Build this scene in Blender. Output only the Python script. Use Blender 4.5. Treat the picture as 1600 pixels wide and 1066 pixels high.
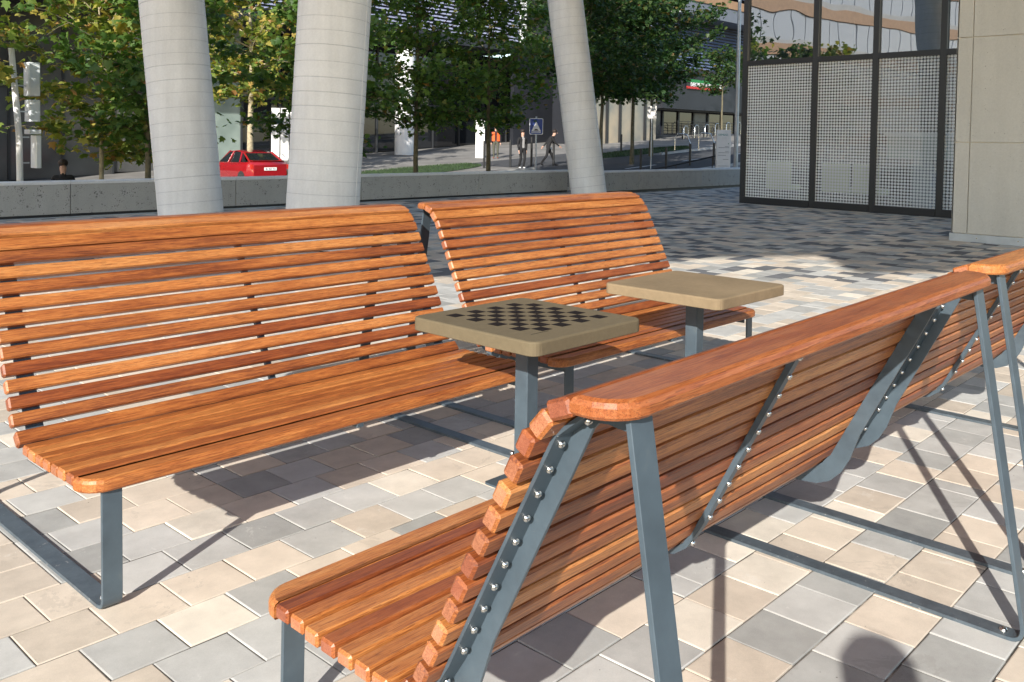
import bpy, bmesh, math, random
import numpy as np
from mathutils import Vector, Matrix, Euler
D = bpy.data; S = bpy.context.scene
COL = S.collection
RNG = random.Random(7)
for o in list(D.objects): D.objects.remove(o)

# ------------------------------------------------------------------ camera, sky, sun, exposure
cd = D.cameras.new('camera'); cam = D.objects.new('camera', cd); COL.objects.link(cam)
cd.sensor_width = 36.0; cd.lens = 1424.04 / 1600 * 36; cd.shift_y = -(533 - 268.7) / 1600
cd.clip_start = 0.05; cd.clip_end = 600
F = Vector((0.73175317, 0.68063182, -0.03574389)); R = Vector((0.68139795, -0.73173938, 0.01594698)); U = Vector((0.01530119, 0.03602507, 0.99923374))
M = Matrix((R, U, -F)).transposed().to_4x4(); M.translation = Vector((0, 0, 1.538)); cam.matrix_world = M
S.camera = cam
SUN_EL = math.radians(26.0); SUN_AZ = math.radians(25.7)         # shadows fall along SUN_AZ from +X
w = D.worlds.new('World'); S.world = w; w.use_nodes = True
nt = w.node_tree; nt.nodes.clear()
sky = nt.nodes.new('ShaderNodeTexSky'); sky.sky_type = 'NISHITA'; sky.sun_disc = False
sky.sun_elevation = SUN_EL; sky.sun_rotation = math.atan2(-math.cos(SUN_AZ), -math.sin(SUN_AZ)) % (2 * math.pi)
sky.dust_density = 0.6; sky.air_density = 1.0
bg = nt.nodes.new('ShaderNodeBackground'); bg.inputs[1].default_value = 0.15
wo = nt.nodes.new('ShaderNodeOutputWorld'); nt.links.new(sky.outputs[0], bg.inputs[0]); nt.links.new(bg.outputs[0], wo.inputs[0])
sl = D.lights.new('sun', 'SUN'); sl.energy = 4.6; sl.angle = math.radians(0.5); sl.color = (1.0, 0.95, 0.87)
sun = D.objects.new('sun', sl); COL.objects.link(sun); sun.location = (-20, -12, 25)
sd = Vector((math.cos(SUN_AZ) * math.cos(SUN_EL), math.sin(SUN_AZ) * math.cos(SUN_EL), -math.sin(SUN_EL)))
sun.rotation_euler = sd.to_track_quat('-Z', 'Y').to_euler()
S.view_settings.view_transform = 'Standard'; S.view_settings.look = 'None'
S.view_settings.exposure = 0.74; S.view_settings.gamma = 1.0; S.view_settings.use_curve_mapping = False

# ------------------------------------------------------------------ materials
def mat(name):
    m = D.materials.new(name); m.use_nodes = True; n = m.node_tree; n.nodes.clear()
    out = n.nodes.new('ShaderNodeOutputMaterial'); b = n.nodes.new('ShaderNodeBsdfPrincipled'); n.links.new(b.outputs[0], out.inputs[0])
    return m, n, b, out
def N(n, t, **kw):
    x = n.nodes.new(t)
    for k, v in kw.items():
        if k.startswith('i_'):
            key = k[2:]; x.inputs[int(key) if key.isdigit() else key].default_value = v
        else: setattr(x, k, v)
    return x
def L(n, a, b): n.links.new(a, b)
def ramp(n, fac, stops, interp='LINEAR'):
    r = n.nodes.new('ShaderNodeValToRGB'); r.color_ramp.interpolation = interp
    e = r.color_ramp.elements
    while len(e) < len(stops): e.new(0.5)
    for i, (p, c) in enumerate(stops): e[i].position = p; e[i].color = (*c, 1)
    L(n, fac, r.inputs[0]); return r.outputs[0]
def math_(n, op, a, b=None, c=None):
    x = n.nodes.new('ShaderNodeMath'); x.operation = op
    for i, v in enumerate((a, b, c)):
        if v is None: continue
        if isinstance(v, (int, float)): x.inputs[i].default_value = v
        else: L(n, v, x.inputs[i])
    return x.outputs[0]
def mixc(n, fac, a, b, blend='MIX'):
    x = n.nodes.new('ShaderNodeMix'); x.data_type = 'RGBA'; x.blend_type = blend
    for i, v in ((0, fac), (6, a), (7, b)):
        if isinstance(v, (int, float)): x.inputs[i].default_value = v
        elif isinstance(v, tuple): x.inputs[i].default_value = (*v, 1)
        else: L(n, v, x.inputs[i])
    return x.outputs[2]
def bump(n, b, h, strength=0.3, dist=0.002):
    x = n.nodes.new('ShaderNodeBump'); x.inputs['Strength'].default_value = strength; x.inputs['Distance'].default_value = dist
    L(n, h, x.inputs['Height']); L(n, x.outputs[0], b.inputs['Normal'])
def objco(n, rnd=0.0, scale=(1, 1, 1)):
    tc = N(n, 'ShaderNodeTexCoord'); mp = N(n, 'ShaderNodeMapping'); mp.inputs['Scale'].default_value = scale
    L(n, tc.outputs['Object'], mp.inputs[0])
    if rnd:
        oi = N(n, 'ShaderNodeObjectInfo'); cb = N(n, 'ShaderNodeCombineXYZ')
        v = math_(n, 'MULTIPLY', oi.outputs['Random'], rnd)
        for i in range(3): L(n, v, cb.inputs[i])
        L(n, cb.outputs[0], mp.inputs[1])
    return mp.outputs[0]
def noise(n, co, sc, det=4, rough=0.55, dist=0.0):
    x = N(n, 'ShaderNodeTexNoise'); x.inputs['Scale'].default_value = sc; x.inputs['Detail'].default_value = det
    x.inputs['Roughness'].default_value = rough; x.inputs['Distortion'].default_value = dist
    if co is not None: L(n, co, x.inputs['Vector'])
    return x.outputs[0]
def plain(name, c, rough=0.6, metal=0.0, spec=0.5, var=0.0, vs=3.0):
    m, n, b, o = mat(name); b.inputs['Roughness'].default_value = rough; b.inputs['Metallic'].default_value = metal
    b.inputs['Specular IOR Level'].default_value = spec
    if var:
        f = noise(n, objco(n), vs, 5)
        cc = ramp(n, f, [(0.3, tuple(x * (1 - var) for x in c)), (0.7, tuple(min(1, x * (1 + var)) for x in c))])
        L(n, cc, b.inputs['Base Color'])
    else: b.inputs['Base Color'].default_value = (*c, 1)
    return m
def wood(name, end=False):
    m, n, b, o = mat(name)
    co = objco(n, 37.0, (1.0, 9.0, 9.0))
    oi = N(n, 'ShaderNodeObjectInfo'); rnd = oi.outputs['Random']
    f1 = noise(n, co, 2.2, 5, 0.6, 0.5)
    co2 = objco(n, 53.0, (2.2, 60.0, 60.0)); f2 = noise(n, co2, 3.0, 5, 0.8)
    co3 = objco(n, 11.0, (0.8, 3.0, 3.0)); f3 = noise(n, co3, 1.6, 2)
    g = math_(n, 'ADD', math_(n, 'MULTIPLY', f1, 0.45), math_(n, 'MULTIPLY', f2, 0.85))
    g = math_(n, 'SUBTRACT', g, 0.05)
    g = math_(n, 'ADD', g, math_(n, 'MULTIPLY', math_(n, 'SUBTRACT', f3, 0.5), 0.28))
    g = math_(n, 'ADD', g, math_(n, 'MULTIPLY', math_(n, 'SUBTRACT', rnd, 0.5), 0.19))
    if end: c = ramp(n, g, [(0.35, (0.24, 0.085, 0.042)), (0.6, (0.40, 0.165, 0.085)), (0.8, (0.50, 0.24, 0.13))])
    else: c = ramp(n, g, [(0.30, (0.070, 0.019, 0.009)), (0.43, (0.20, 0.056, 0.018)), (0.56, (0.35, 0.114, 0.030)), (0.70, (0.48, 0.185, 0.051)), (0.86, (0.57, 0.27, 0.095))])
    # a few slats are redder and darker
    r2 = math_(n, 'FRACT', math_(n, 'MULTIPLY', rnd, 17.31))
    dk = math_(n, 'MULTIPLY', math_(n, 'GREATER_THAN', r2, 0.82), 0.75)
    c = mixc(n, dk, c, mixc(n, 1.0, c, (0.60, 0.42, 0.45), 'MULTIPLY'))
    r3 = math_(n, 'FRACT', math_(n, 'MULTIPLY', rnd, 5.77))
    c = mixc(n, math_(n, 'MULTIPLY', r3, 0.35), c, mixc(n, 1.0, c, (1.0, 0.82, 0.7), 'MULTIPLY'))
    pores = noise(n, objco(n, 71.0, (9.0, 260.0, 260.0)), 2.0, 2)
    c = mixc(n, math_(n, 'MULTIPLY', math_(n, 'LESS_THAN', pores, 0.43), 0.55), c, (0.10, 0.025, 0.01))
    L(n, c, b.inputs['Base Color']); b.inputs['Roughness'].default_value = 0.42
    bump(n, b, f2, 0.35, 0.0008)
    return m
WOOD = wood('oiled_hardwood'); WOODEND = wood('hardwood_end_grain', True)
def painted_metal():
    m, n, b, o = mat('slate_grey_paint'); co = objco(n, 5.0)
    f = noise(n, co, 9, 6, 0.7); f2 = noise(n, objco(n, 9.0, (1, 1, 1)), 160, 2)
    c = ramp(n, f, [(0.3, (0.052, 0.072, 0.090)), (0.62, (0.068, 0.095, 0.118)), (0.8, (0.09, 0.113, 0.128))])
    L(n, c, b.inputs['Base Color']); L(n, ramp(n, f, [(0.3, (0.34,) * 3), (0.7, (0.5,) * 3)]), b.inputs['Roughness'])
    bump(n, b, f2, 0.12, 0.0006); return m
METAL = painted_metal()
def rail_metal():
    m, n, b, o = mat('worn_slate_grey_rail'); co = objco(n, 5.0)
    f = noise(n, co, 16, 6, 0.75); f3 = noise(n, co, 45, 4, 0.7)
    c = ramp(n, f, [(0.35, (0.055, 0.072, 0.088)), (0.6, (0.085, 0.108, 0.128))])
    c = mixc(n, math_(n, 'MULTIPLY', math_(n, 'GREATER_THAN', f3, 0.66), 0.6), c, (0.34, 0.33, 0.31))
    L(n, c, b.inputs['Base Color']); b.inputs['Roughness'].default_value = 0.38; return m
RAILM = rail_metal()
STEEL = plain('stainless_steel', (0.72, 0.72, 0.70), 0.22, 1.0)
def paver_mat(name, c, sp=0.10):
    m, n, b, o = mat(name)
    geo = N(n, 'ShaderNodeNewGeometry'); co = geo.outputs['Position']
    oi = N(n, 'ShaderNodeObjectInfo')
    isl = geo.outputs['Random Per Island']
    rnd = math_(n, 'FRACT', math_(n, 'ADD', oi.outputs['Random'], isl))
    f = noise(n, co, 7, 6, 0.65); g = noise(n, co, 420, 2, 0.6); st = noise(n, co, 1.1, 5, 0.6)
    k = math_(n, 'ADD', math_(n, 'MULTIPLY', math_(n, 'SUBTRACT', rnd, 0.5), 0.26), 1.0)
    k = math_(n, 'ADD', k, math_(n, 'MULTIPLY', math_(n, 'SUBTRACT', f, 0.5), 0.60))
    k = math_(n, 'ADD', k, math_(n, 'MULTIPLY', math_(n, 'SUBTRACT', g, 0.5), 0.35))
    k = math_(n, 'ADD', k, math_(n, 'MULTIPLY', math_(n, 'SUBTRACT', st, 0.5), 0.3))
    cb = N(n, 'ShaderNodeCombineXYZ')
    for i in range(3): L(n, k, cb.inputs[i])
    col = mixc(n, 1.0, c, cb.outputs[0], 'MULTIPLY')
    sp1 = N(n, 'ShaderNodeTexVoronoi'); sp1.inputs['Scale'].default_value = 26.0; L(n, co, sp1.inputs['Vector'])
    pit = math_(n, 'LESS_THAN', sp1.outputs['Distance'], math_(n, 'MULTIPLY', math_(n, 'SUBTRACT', noise(n, co, 3.3, 2), 0.50), 0.45))
    col = mixc(n, math_(n, 'MULTIPLY', pit, 0.7), col, (0.09, 0.08, 0.07))
    bl = noise(n, co, 2.6, 7, 0.75, 0.6); col = mixc(n, math_(n, 'MULTIPLY', math_(n, 'GREATER_THAN', bl, 0.61), 0.16), col, (0.20, 0.185, 0.165))
    eff = noise(n, co, 4.1, 6, 0.8, 0.8); col = mixc(n, math_(n, 'MULTIPLY', math_(n, 'GREATER_THAN', eff, 0.64), 0.22), col, (0.74, 0.72, 0.68))
    # brown stains creeping from joints
    st2 = noise(n, co, 0.9, 3); stain = math_(n, 'MULTIPLY', math_(n, 'GREATER_THAN', math_(n, 'ADD', st2, math_(n, 'MULTIPLY', f, 0.25)), 0.88), 0.25)
    col = mixc(n, stain, col, (0.28, 0.19, 0.11))
    L(n, col, b.inputs['Base Color']); b.inputs['Roughness'].default_value = 0.82; b.inputs['Specular IOR Level'].default_value = 0.3
    bump(n, b, g, 0.3, 0.001); return m
PV = [paver_mat('cream_concrete_paver', (0.60, 0.52, 0.43)), paver_mat('pale_grey_concrete_paver', (0.475, 0.47, 0.45)),
      paver_mat('mid_grey_concrete_paver', (0.375, 0.375, 0.36)), paver_mat('dark_grey_concrete_paver', (0.15, 0.155, 0.165)),
      paver_mat('warm_white_concrete_paver', (0.68, 0.62, 0.53))]
def sandm():
    m, n, b, o = mat('joint_sand'); geo = N(n, 'ShaderNodeNewGeometry'); co = geo.outputs['Position']
    f = noise(n, co, 2.2, 6, 0.7); g = noise(n, co, 90, 3)
    c = ramp(n, f, [(0.40, (0.05, 0.045, 0.04)), (0.52, (0.16, 0.145, 0.125)), (0.60, (0.55, 0.52, 0.46))])
    c = mixc(n, math_(n, 'MULTIPLY', g, 0.5), c, (0.03, 0.03, 0.03)); L(n, c, b.inputs['Base Color']); b.inputs['Roughness'].default_value = 0.95; return m
SAND = sandm()
def concrete(name, c, pores=0.0, seams=False, var=0.14, streak=0.1, speck=0.3):
    m, n, b, o = mat(name); geo = N(n, 'ShaderNodeNewGeometry'); co = geo.outputs['Position']
    f = noise(n, co, 1.6, 7, 0.62); g = noise(n, co, 38, 4, 0.65)
    mp = N(n, 'ShaderNodeMapping'); mp.inputs['Scale'].default_value = (5, 5, 0.5); L(n, co, mp.inputs[0]); s = noise(n, mp.outputs[0], 1.3, 5, 0.6)
    k = math_(n, 'ADD', 1.0, math_(n, 'MULTIPLY', math_(n, 'SUBTRACT', f, 0.5), var * 2))
    k = math_(n, 'ADD', k, math_(n, 'MULTIPLY', math_(n, 'SUBTRACT', s, 0.5), streak * 2))
    k = math_(n, 'ADD', k, math_(n, 'MULTIPLY', math_(n, 'SUBTRACT', g, 0.5), speck))
    cb = N(n, 'ShaderNodeCombineXYZ')
    for i in range(3): L(n, k, cb.inputs[i])
    col = mixc(n, 1.0, c, cb.outputs[0], 'MULTIPLY'); h = g
    if pores:
        v = N(n, 'ShaderNodeTexVoronoi'); v.inputs['Scale'].default_value = 15.0; L(n, co, v.inputs['Vector'])
        nz = noise(n, co, 6.0, 2)
        hole = math_(n, 'LESS_THAN', v.outputs['Distance'], math_(n, 'MULTIPLY', math_(n, 'SUBTRACT', nz, 0.33), 0.62 * pores))
        v2 = N(n, 'ShaderNodeTexVoronoi'); v2.inputs['Scale'].default_value = 38.0; L(n, co, v2.inputs['Vector'])
        hole2 = math_(n, 'LESS_THAN', v2.outputs['Distance'], math_(n, 'MULTIPLY', math_(n, 'SUBTRACT', nz, 0.36), 0.9 * pores))
        hh = math_(n, 'MAXIMUM', hole, hole2)
        col = mixc(n, math_(n, 'MULTIPLY', hh, 0.75), col, tuple(x * 0.25 for x in c)); h = math_(n, 'SUBTRACT', g, hh)
    L(n, col, b.inputs['Base Color']); b.inputs['Roughness'].default_value = 0.85; b.inputs['Specular IOR Level'].default_value = 0.25
    bump(n, b, h, 0.4, 0.004); return m
CONC_COL = concrete('fair_faced_column_concrete', (0.78, 0.775, 0.76), 0.0, var=0.17, streak=0.16, speck=0.2)
CONC_GROOVE = concrete('column_seam_concrete', (0.60, 0.60, 0.60), 0.0)
CONC_WALL = concrete('exposed_parapet_concrete', (0.40, 0.395, 0.37), 1.25)
CONC_CAP = concrete('parapet_cap_concrete', (0.68, 0.68, 0.67))
CONC_RIGHT = concrete('beige_wall_concrete', (0.50, 0.495, 0.455), 0.5, var=0.08, speck=0.28)
CONC_TAB = concrete('olive_table_concrete', (0.135, 0.108, 0.066), 0.0, var=0.34, streak=0.0, speck=0.35)
CONC_TAB2 = concrete('sandy_table_concrete', (0.235, 0.175, 0.105), 0.0, var=0.5, streak=0.0, speck=0.3)
INLAY = plain('dark_inlay', (0.010, 0.007, 0.006), 0.75, spec=0.15)
DARK = plain('near_black_metal', (0.018, 0.019, 0.021), 0.4)
GALV = plain('galvanised_steel', (0.42, 0.45, 0.48), 0.4, 0.6, var=0.15)
WHITE = plain('white_paint', (0.78, 0.78, 0.77), 0.5, var=0.05)
OFFW = plain('pale_render', (0.62, 0.60, 0.57), 0.8, var=0.08, vs=0.6)
ORANGE = plain('orange_timber_band', (0.50, 0.27, 0.13), 0.6, var=0.15)
DGREY = plain('dark_grey_cladding', (0.018, 0.020, 0.026), 0.5, var=0.2, vs=0.5)
FASCIA = plain('grey_fascia', (0.13, 0.145, 0.175), 0.6, var=0.06)
LOUV = plain('pale_louvre_metal', (0.30, 0.32, 0.44), 0.45)
LOUVB = plain('blue_grey_louvre_metal', (0.13, 0.17, 0.29), 0.4)
ASPH = plain('asphalt', (0.05, 0.052, 0.057), 0.9, var=0.2, vs=0.8)
SLABS = plain('street_slab_paving', (0.20, 0.19, 0.175), 0.9, var=0.25, vs=0.7)
KERB = plain('kerb_concrete', (0.40, 0.39, 0.37), 0.85, var=0.1)
MARK = plain('road_marking_paint', (0.7, 0.7, 0.7), 0.7)
BARKL = plain('pale_bark', (0.34, 0.29, 0.19), 0.9, var=0.3, vs=9)
BARKD = plain('olive_brown_bark', (0.12, 0.105, 0.065), 0.9, var=0.3, vs=9)
RED = plain('red_car_paint', (0.26, 0.008, 0.012), 0.15)
RED.node_tree.nodes['Principled BSDF'].inputs['Coat Weight'].default_value = 0.8
TYRE = plain('tyre_rubber', (0.02, 0.02, 0.02), 0.8)
CARGL = plain('car_glass', (0.012, 0.016, 0.018), 0.04)
def glassy(name, refl, tint, base):
    m, n, b, out = mat(name); n.nodes.remove(b)
    g = N(n, 'ShaderNodeBsdfGlossy'); g.inputs['Roughness'].default_value = 0.0; g.inputs[0].default_value = (0.9, 0.95, 1, 1)
    geo = N(n, 'ShaderNodeNewGeometry'); nz = noise(n, geo.outputs['Position'], 0.9, 1)
    bp = N(n, 'ShaderNodeBump'); bp.inputs['Strength'].default_value = 0.17; bp.inputs['Distance'].default_value = 0.02; L(n, nz, bp.inputs['Height']); L(n, bp.outputs[0], g.inputs['Normal'])
    t = N(n, 'ShaderNodeBsdfTransparent'); t.inputs[0].default_value = (*tint, 1)
    mx = N(n, 'ShaderNodeMixShader'); lw = N(n, 'ShaderNodeLayerWeight'); lw.inputs[0].default_value = 0.25
    fac = math_(n, 'ADD', math_(n, 'MULTIPLY', lw.outputs['Fresnel'], 0.8), refl); L(n, fac, mx.inputs[0]); L(n, t.outputs[0], mx.inputs[1]); L(n, g.outputs[0], mx.inputs[2])
    L(n, mx.outputs[0], out.inputs[0]); return m, n, mx, out
GLASS, _, _, _ = glassy('clear_facade_glass', 0.30, (0.55, 0.6, 0.62), None)
def frit():
    m, n, mx, out = glassy('dotted_frit_glass', 0.06, (0.8, 0.84, 0.86), None)
    geo = N(n, 'ShaderNodeNewGeometry'); sp = N(n, 'ShaderNodeSeparateXYZ'); L(n, geo.outputs['Position'], sp.inputs[0])
    P_ = 0.0715
    a = math_(n, 'SUBTRACT', math_(n, 'FRACT', math_(n, 'DIVIDE', sp.outputs[1], P_)), 0.5)
    c = math_(n, 'SUBTRACT', math_(n, 'FRACT', math_(n, 'DIVIDE', sp.outputs[2], P_)), 0.5)
    r = math_(n, 'SQRT', math_(n, 'ADD', math_(n, 'MULTIPLY', a, a), math_(n, 'MULTIPLY', c, c)))
    dot = math_(n, 'LESS_THAN', r, 0.445)
    bs = N(n, 'ShaderNodeBsdfDiffuse'); bs.inputs[0].default_value = (0.88, 0.91, 0.93, 1)
    tr = N(n, 'ShaderNodeBsdfTranslucent'); tr.inputs[0].default_value = (0.6, 0.64, 0.66, 1)
    m1 = N(n, 'ShaderNodeMixShader'); m1.inputs[0].default_value = 0.2; L(n, bs.outputs[0], m1.inputs[1]); L(n, tr.outputs[0], m1.inputs[2])
    m2 = N(n, 'ShaderNodeMixShader'); L(n, dot, m2.inputs[0]); L(n, mx.outputs[0], m2.inputs[1]); L(n, m1.outputs[0], m2.inputs[2]); L(n, m2.outputs[0], out.inputs[0]); return m
FRIT = frit()
WINDK = plain('dark_street_window', (0.012, 0.014, 0.017), 0.03, spec=0.8)
def winpan(name, c, c2):
    m, n, b, o = mat(name); geo = N(n, 'ShaderNodeNewGeometry'); f = noise(n, geo.outputs['Position'], 0.35, 3)
    L(n, ramp(n, f, [(0.35, c), (0.65, c2)]), b.inputs['Base Color']); b.inputs['Roughness'].default_value = 0.12; return m
WINGR = winpan('grey_backed_window', (0.05, 0.05, 0.05), (0.11, 0.112, 0.11))
WINGN = winpan('pale_green_backed_window', (0.20, 0.26, 0.24), (0.42, 0.5, 0.45))
WINWM = winpan('warm_toned_shop_window', (0.16, 0.17, 0.16), (0.36, 0.30, 0.22))  # pane colour drifts from grey to warm tan
def leafm(name, stops, seed=0.0):
    m, n, b, out = mat(name); geo = N(n, 'ShaderNodeNewGeometry'); c = ramp(n, geo.outputs['Random Per Island'], stops)
    nz = noise(n, geo.outputs['Position'], 0.9, 2)
    c = mixc(n, math_(n, 'MULTIPLY', nz, 0.5), c, mixc(n, 1.0, c, (0.6, 0.75, 0.6), 'MULTIPLY'))
    L(n, c, b.inputs['Base Color']); b.inputs['Roughness'].default_value = 0.5
    t = N(n, 'ShaderNodeBsdfTranslucent'); L(n, mixc(n, 1.0, c, (1.3, 1.5, 0.6), 'MULTIPLY'), t.inputs[0])
    mx = N(n, 'ShaderNodeMixShader'); mx.inputs[0].default_value = 0.35; L(n, b.outputs[0], mx.inputs[1]); L(n, t.outputs[0], mx.inputs[2]); L(n, mx.outputs[0], out.inputs[0]); return m
LEAFG = leafm('green_leaves', [(0.0, (0.05, 0.11, 0.025)), (0.5, (0.09, 0.17, 0.035)), (0.93, (0.15, 0.22, 0.045)), (0.98, (0.28, 0.20, 0.05)), (1.0, (0.33, 0.17, 0.05))])
LEAFY = leafm('yellowing_leaves', [(0.0, (0.09, 0.15, 0.03)), (0.4, (0.18, 0.24, 0.045)), (0.7, (0.34, 0.34, 0.07)), (0.9, (0.45, 0.34, 0.08)), (1.0, (0.42, 0.20, 0.08))])
LEAFD = leafm('dark_green_leaves', [(0.0, (0.02, 0.055, 0.018)), (0.6, (0.045, 0.095, 0.025)), (0.95, (0.08, 0.12, 0.03)), (1.0, (0.22, 0.12, 0.04))])
GRASSM = plain('grass', (0.03, 0.06, 0.018), 0.9, var=0.4, vs=4)

# ------------------------------------------------------------------ builders
def tag(o, label=None, cat=None, group=None, kind=None):
    if label: o['label'] = label
    if cat: o['category'] = cat
    if group: o['group'] = group
    if kind: o['kind'] = kind
    return o
def empty(name, loc=(0, 0, 0), rz=0.0, **kw):
    o = D.objects.new(name, None); COL.objects.link(o); o.location = loc; o.rotation_euler = (0, 0, rz); o.empty_display_size = 0.1
    return tag(o, **kw)
def link(name, me, parent=None, loc=(0, 0, 0), rot=(0, 0, 0), **kw):
    o = D.objects.new(name, me); COL.objects.link(o); o.location = loc; o.rotation_euler = rot
    if parent: o.parent = parent
    return tag(o, **kw)
class MB:
    def __init__(s): s.v = []; s.f = []; s.m = []; s.sm = []
    def add(s, vs, fs, mi=0, smooth=False):
        k = len(s.v); s.v += [tuple(v) for v in vs]
        for f in fs: s.f.append(tuple(i + k for i in f)); s.m.append(mi); s.sm.append(smooth)
    def box(s, x0, x1, y0, y1, z0, z1, mi=0):
        s.add([(x0, y0, z0), (x1, y0, z0), (x1, y1, z0), (x0, y1, z0), (x0, y0, z1), (x1, y0, z1), (x1, y1, z1), (x0, y1, z1)],
              [(0, 3, 2, 1), (4, 5, 6, 7), (0, 1, 5, 4), (1, 2, 6, 5), (2, 3, 7, 6), (3, 0, 4, 7)], mi)
    def loops(s, rings, mi=0, smooth=False, caps=(True, True), capmi=None):
        n = len(rings[0]); vs = [p for r in rings for p in r]; k = len(rings)
        s.add(vs, [(i * n + j, i * n + (j + 1) % n, (i + 1) * n + (j + 1) % n, (i + 1) * n + j) for i in range(k - 1) for j in range(n)], mi, smooth)
        cm = mi if capmi is None else capmi
        if caps[0]: s.add(rings[0], [tuple(reversed(range(n)))], cm)
        if caps[1]: s.add(rings[-1], [tuple(range(n))], cm)
    def tube(s, pts, rad, n=8, mi=0, smooth=True):
        rings = []; pts = [Vector(p) for p in pts]
        if isinstance(rad, (int, float)): rad = [rad] * len(pts)
        for i, p in enumerate(pts):
            t = (pts[min(i + 1, len(pts) - 1)] - pts[max(i - 1, 0)]).normalized()
            a = t.orthogonal().normalized() if i == 0 else (a - t * a.dot(t)).normalized()
            b = t.cross(a); rings.append([p + (a * math.cos(2 * math.pi * j / n) + b * math.sin(2 * math.pi * j / n)) * rad[i] for j in range(n)])
        s.loops(rings, mi, smooth)
    def mesh(s, name, mats):
        me = D.meshes.new(name); me.from_pydata(s.v, [], s.f)
        for m in (mats if isinstance(mats, (list, tuple)) else [mats]): me.materials.append(m)
        me.polygons.foreach_set('material_index', s.m); me.polygons.foreach_set('use_smooth', s.sm)
        bm = bmesh.new(); bm.from_mesh(me); bmesh.ops.recalc_face_normals(bm, faces=bm.faces); bm.to_mesh(me); bm.free()
        me.update(); return me
    def build(s, name, mats, parent=None, loc=(0, 0, 0), rot=(0, 0, 0), **kw): return link(name, s.mesh(name, mats), parent, loc, rot, **kw)
def inset(poly, c):
    out = []; n = len(poly); A = sum(poly[i][0] * poly[(i + 1) % n][1] - poly[(i + 1) % n][0] * poly[i][1] for i in range(n)); sg = 1 if A > 0 else -1
    for i in range(n):
        p0, p1, p2 = Vector(poly[i - 1]), Vector(poly[i]), Vector(poly[(i + 1) % n])
        e1 = (p1 - p0).normalized(); e2 = (p2 - p1).normalized(); n1 = Vector((-e1.y, e1.x)) * sg; n2 = Vector((-e2.y, e2.x)) * sg
        m = (n1 + n2); m = m / max(0.3, m.dot(m) / 2) if m.length > 1e-6 else n1
        out.append(tuple(p1 + m * c))
    return out
def prism(mb, poly, axis, a0, a1, c=0.0, mi=0, capmi=None, smooth=False):
    """poly in 2D extruded along axis; axis 'x': (y,z); 'z': (x,y); 'y': (x,z)"""
    f = {'x': lambda p, a: (a, p[0], p[1]), 'z': lambda p, a: (p[0], p[1], a), 'y': lambda p, a: (p[0], a, p[1])}[axis]
    if c > 0:
        q = inset(poly, c); rings = [[f(p, a0) for p in q], [f(p, a0 + c) for p in poly], [f(p, a1 - c) for p in poly], [f(p, a1) for p in q]]
    else: rings = [[f(p, a0) for p in poly], [f(p, a1) for p in poly]]
    mb.loops(rings, mi, smooth, capmi=capmi)
def chamfered(x0, x1, y0, y1, c):
    return [(x0 + c, y0), (x1 - c, y0), (x1, y0 + c), (x1, y1 - c), (x1 - c, y1), (x0 + c, y1), (x0, y1 - c), (x0, y0 + c)]
def arc(cx, cy, r, a0, a1, n): return [(cx + r * math.cos(a0 + (a1 - a0) * i / n), cy + r * math.sin(a0 + (a1 - a0) * i / n)) for i in range(n + 1)]
def strip(path, t):
    """closed outline of a strip of thickness t to the left of the path"""
    n = len(path); L_ = []
    for i, p in enumerate(path):
        a = Vector(path[max(i - 1, 0)]); b = Vector(path[min(i + 1, n - 1)]); d = (b - a).normalized()
        L_.append((p[0] - d.y * t, p[1] + d.x * t))
    return list(path) + L_[::-1]
def round_path(pts, rads, n=6):
    out = [pts[0]]
    for i in range(1, len(pts) - 1):
        p0, p, p2 = Vector(pts[i - 1]), Vector(pts[i]), Vector(pts[i + 1]); r = rads[i - 1]
        a = (p0 - p).normalized(); b = (p2 - p).normalized(); ang = a.angle(b); d = r / math.tan(ang / 2)
        s_ = p + a * d; e_ = p + b * d
        for k in range(n + 1):
            t = k / n; q = s_ * (1 - t) ** 2 + p * 2 * t * (1 - t) + e_ * t ** 2; out.append((q.x, q.y))
    out.append(pts[-1]); return out
def copy_tree(o, parent=None):
    c = o.copy(); COL.objects.link(c); c.parent = parent
    for ch in o.children: copy_tree(ch, c)
    return c

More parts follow.
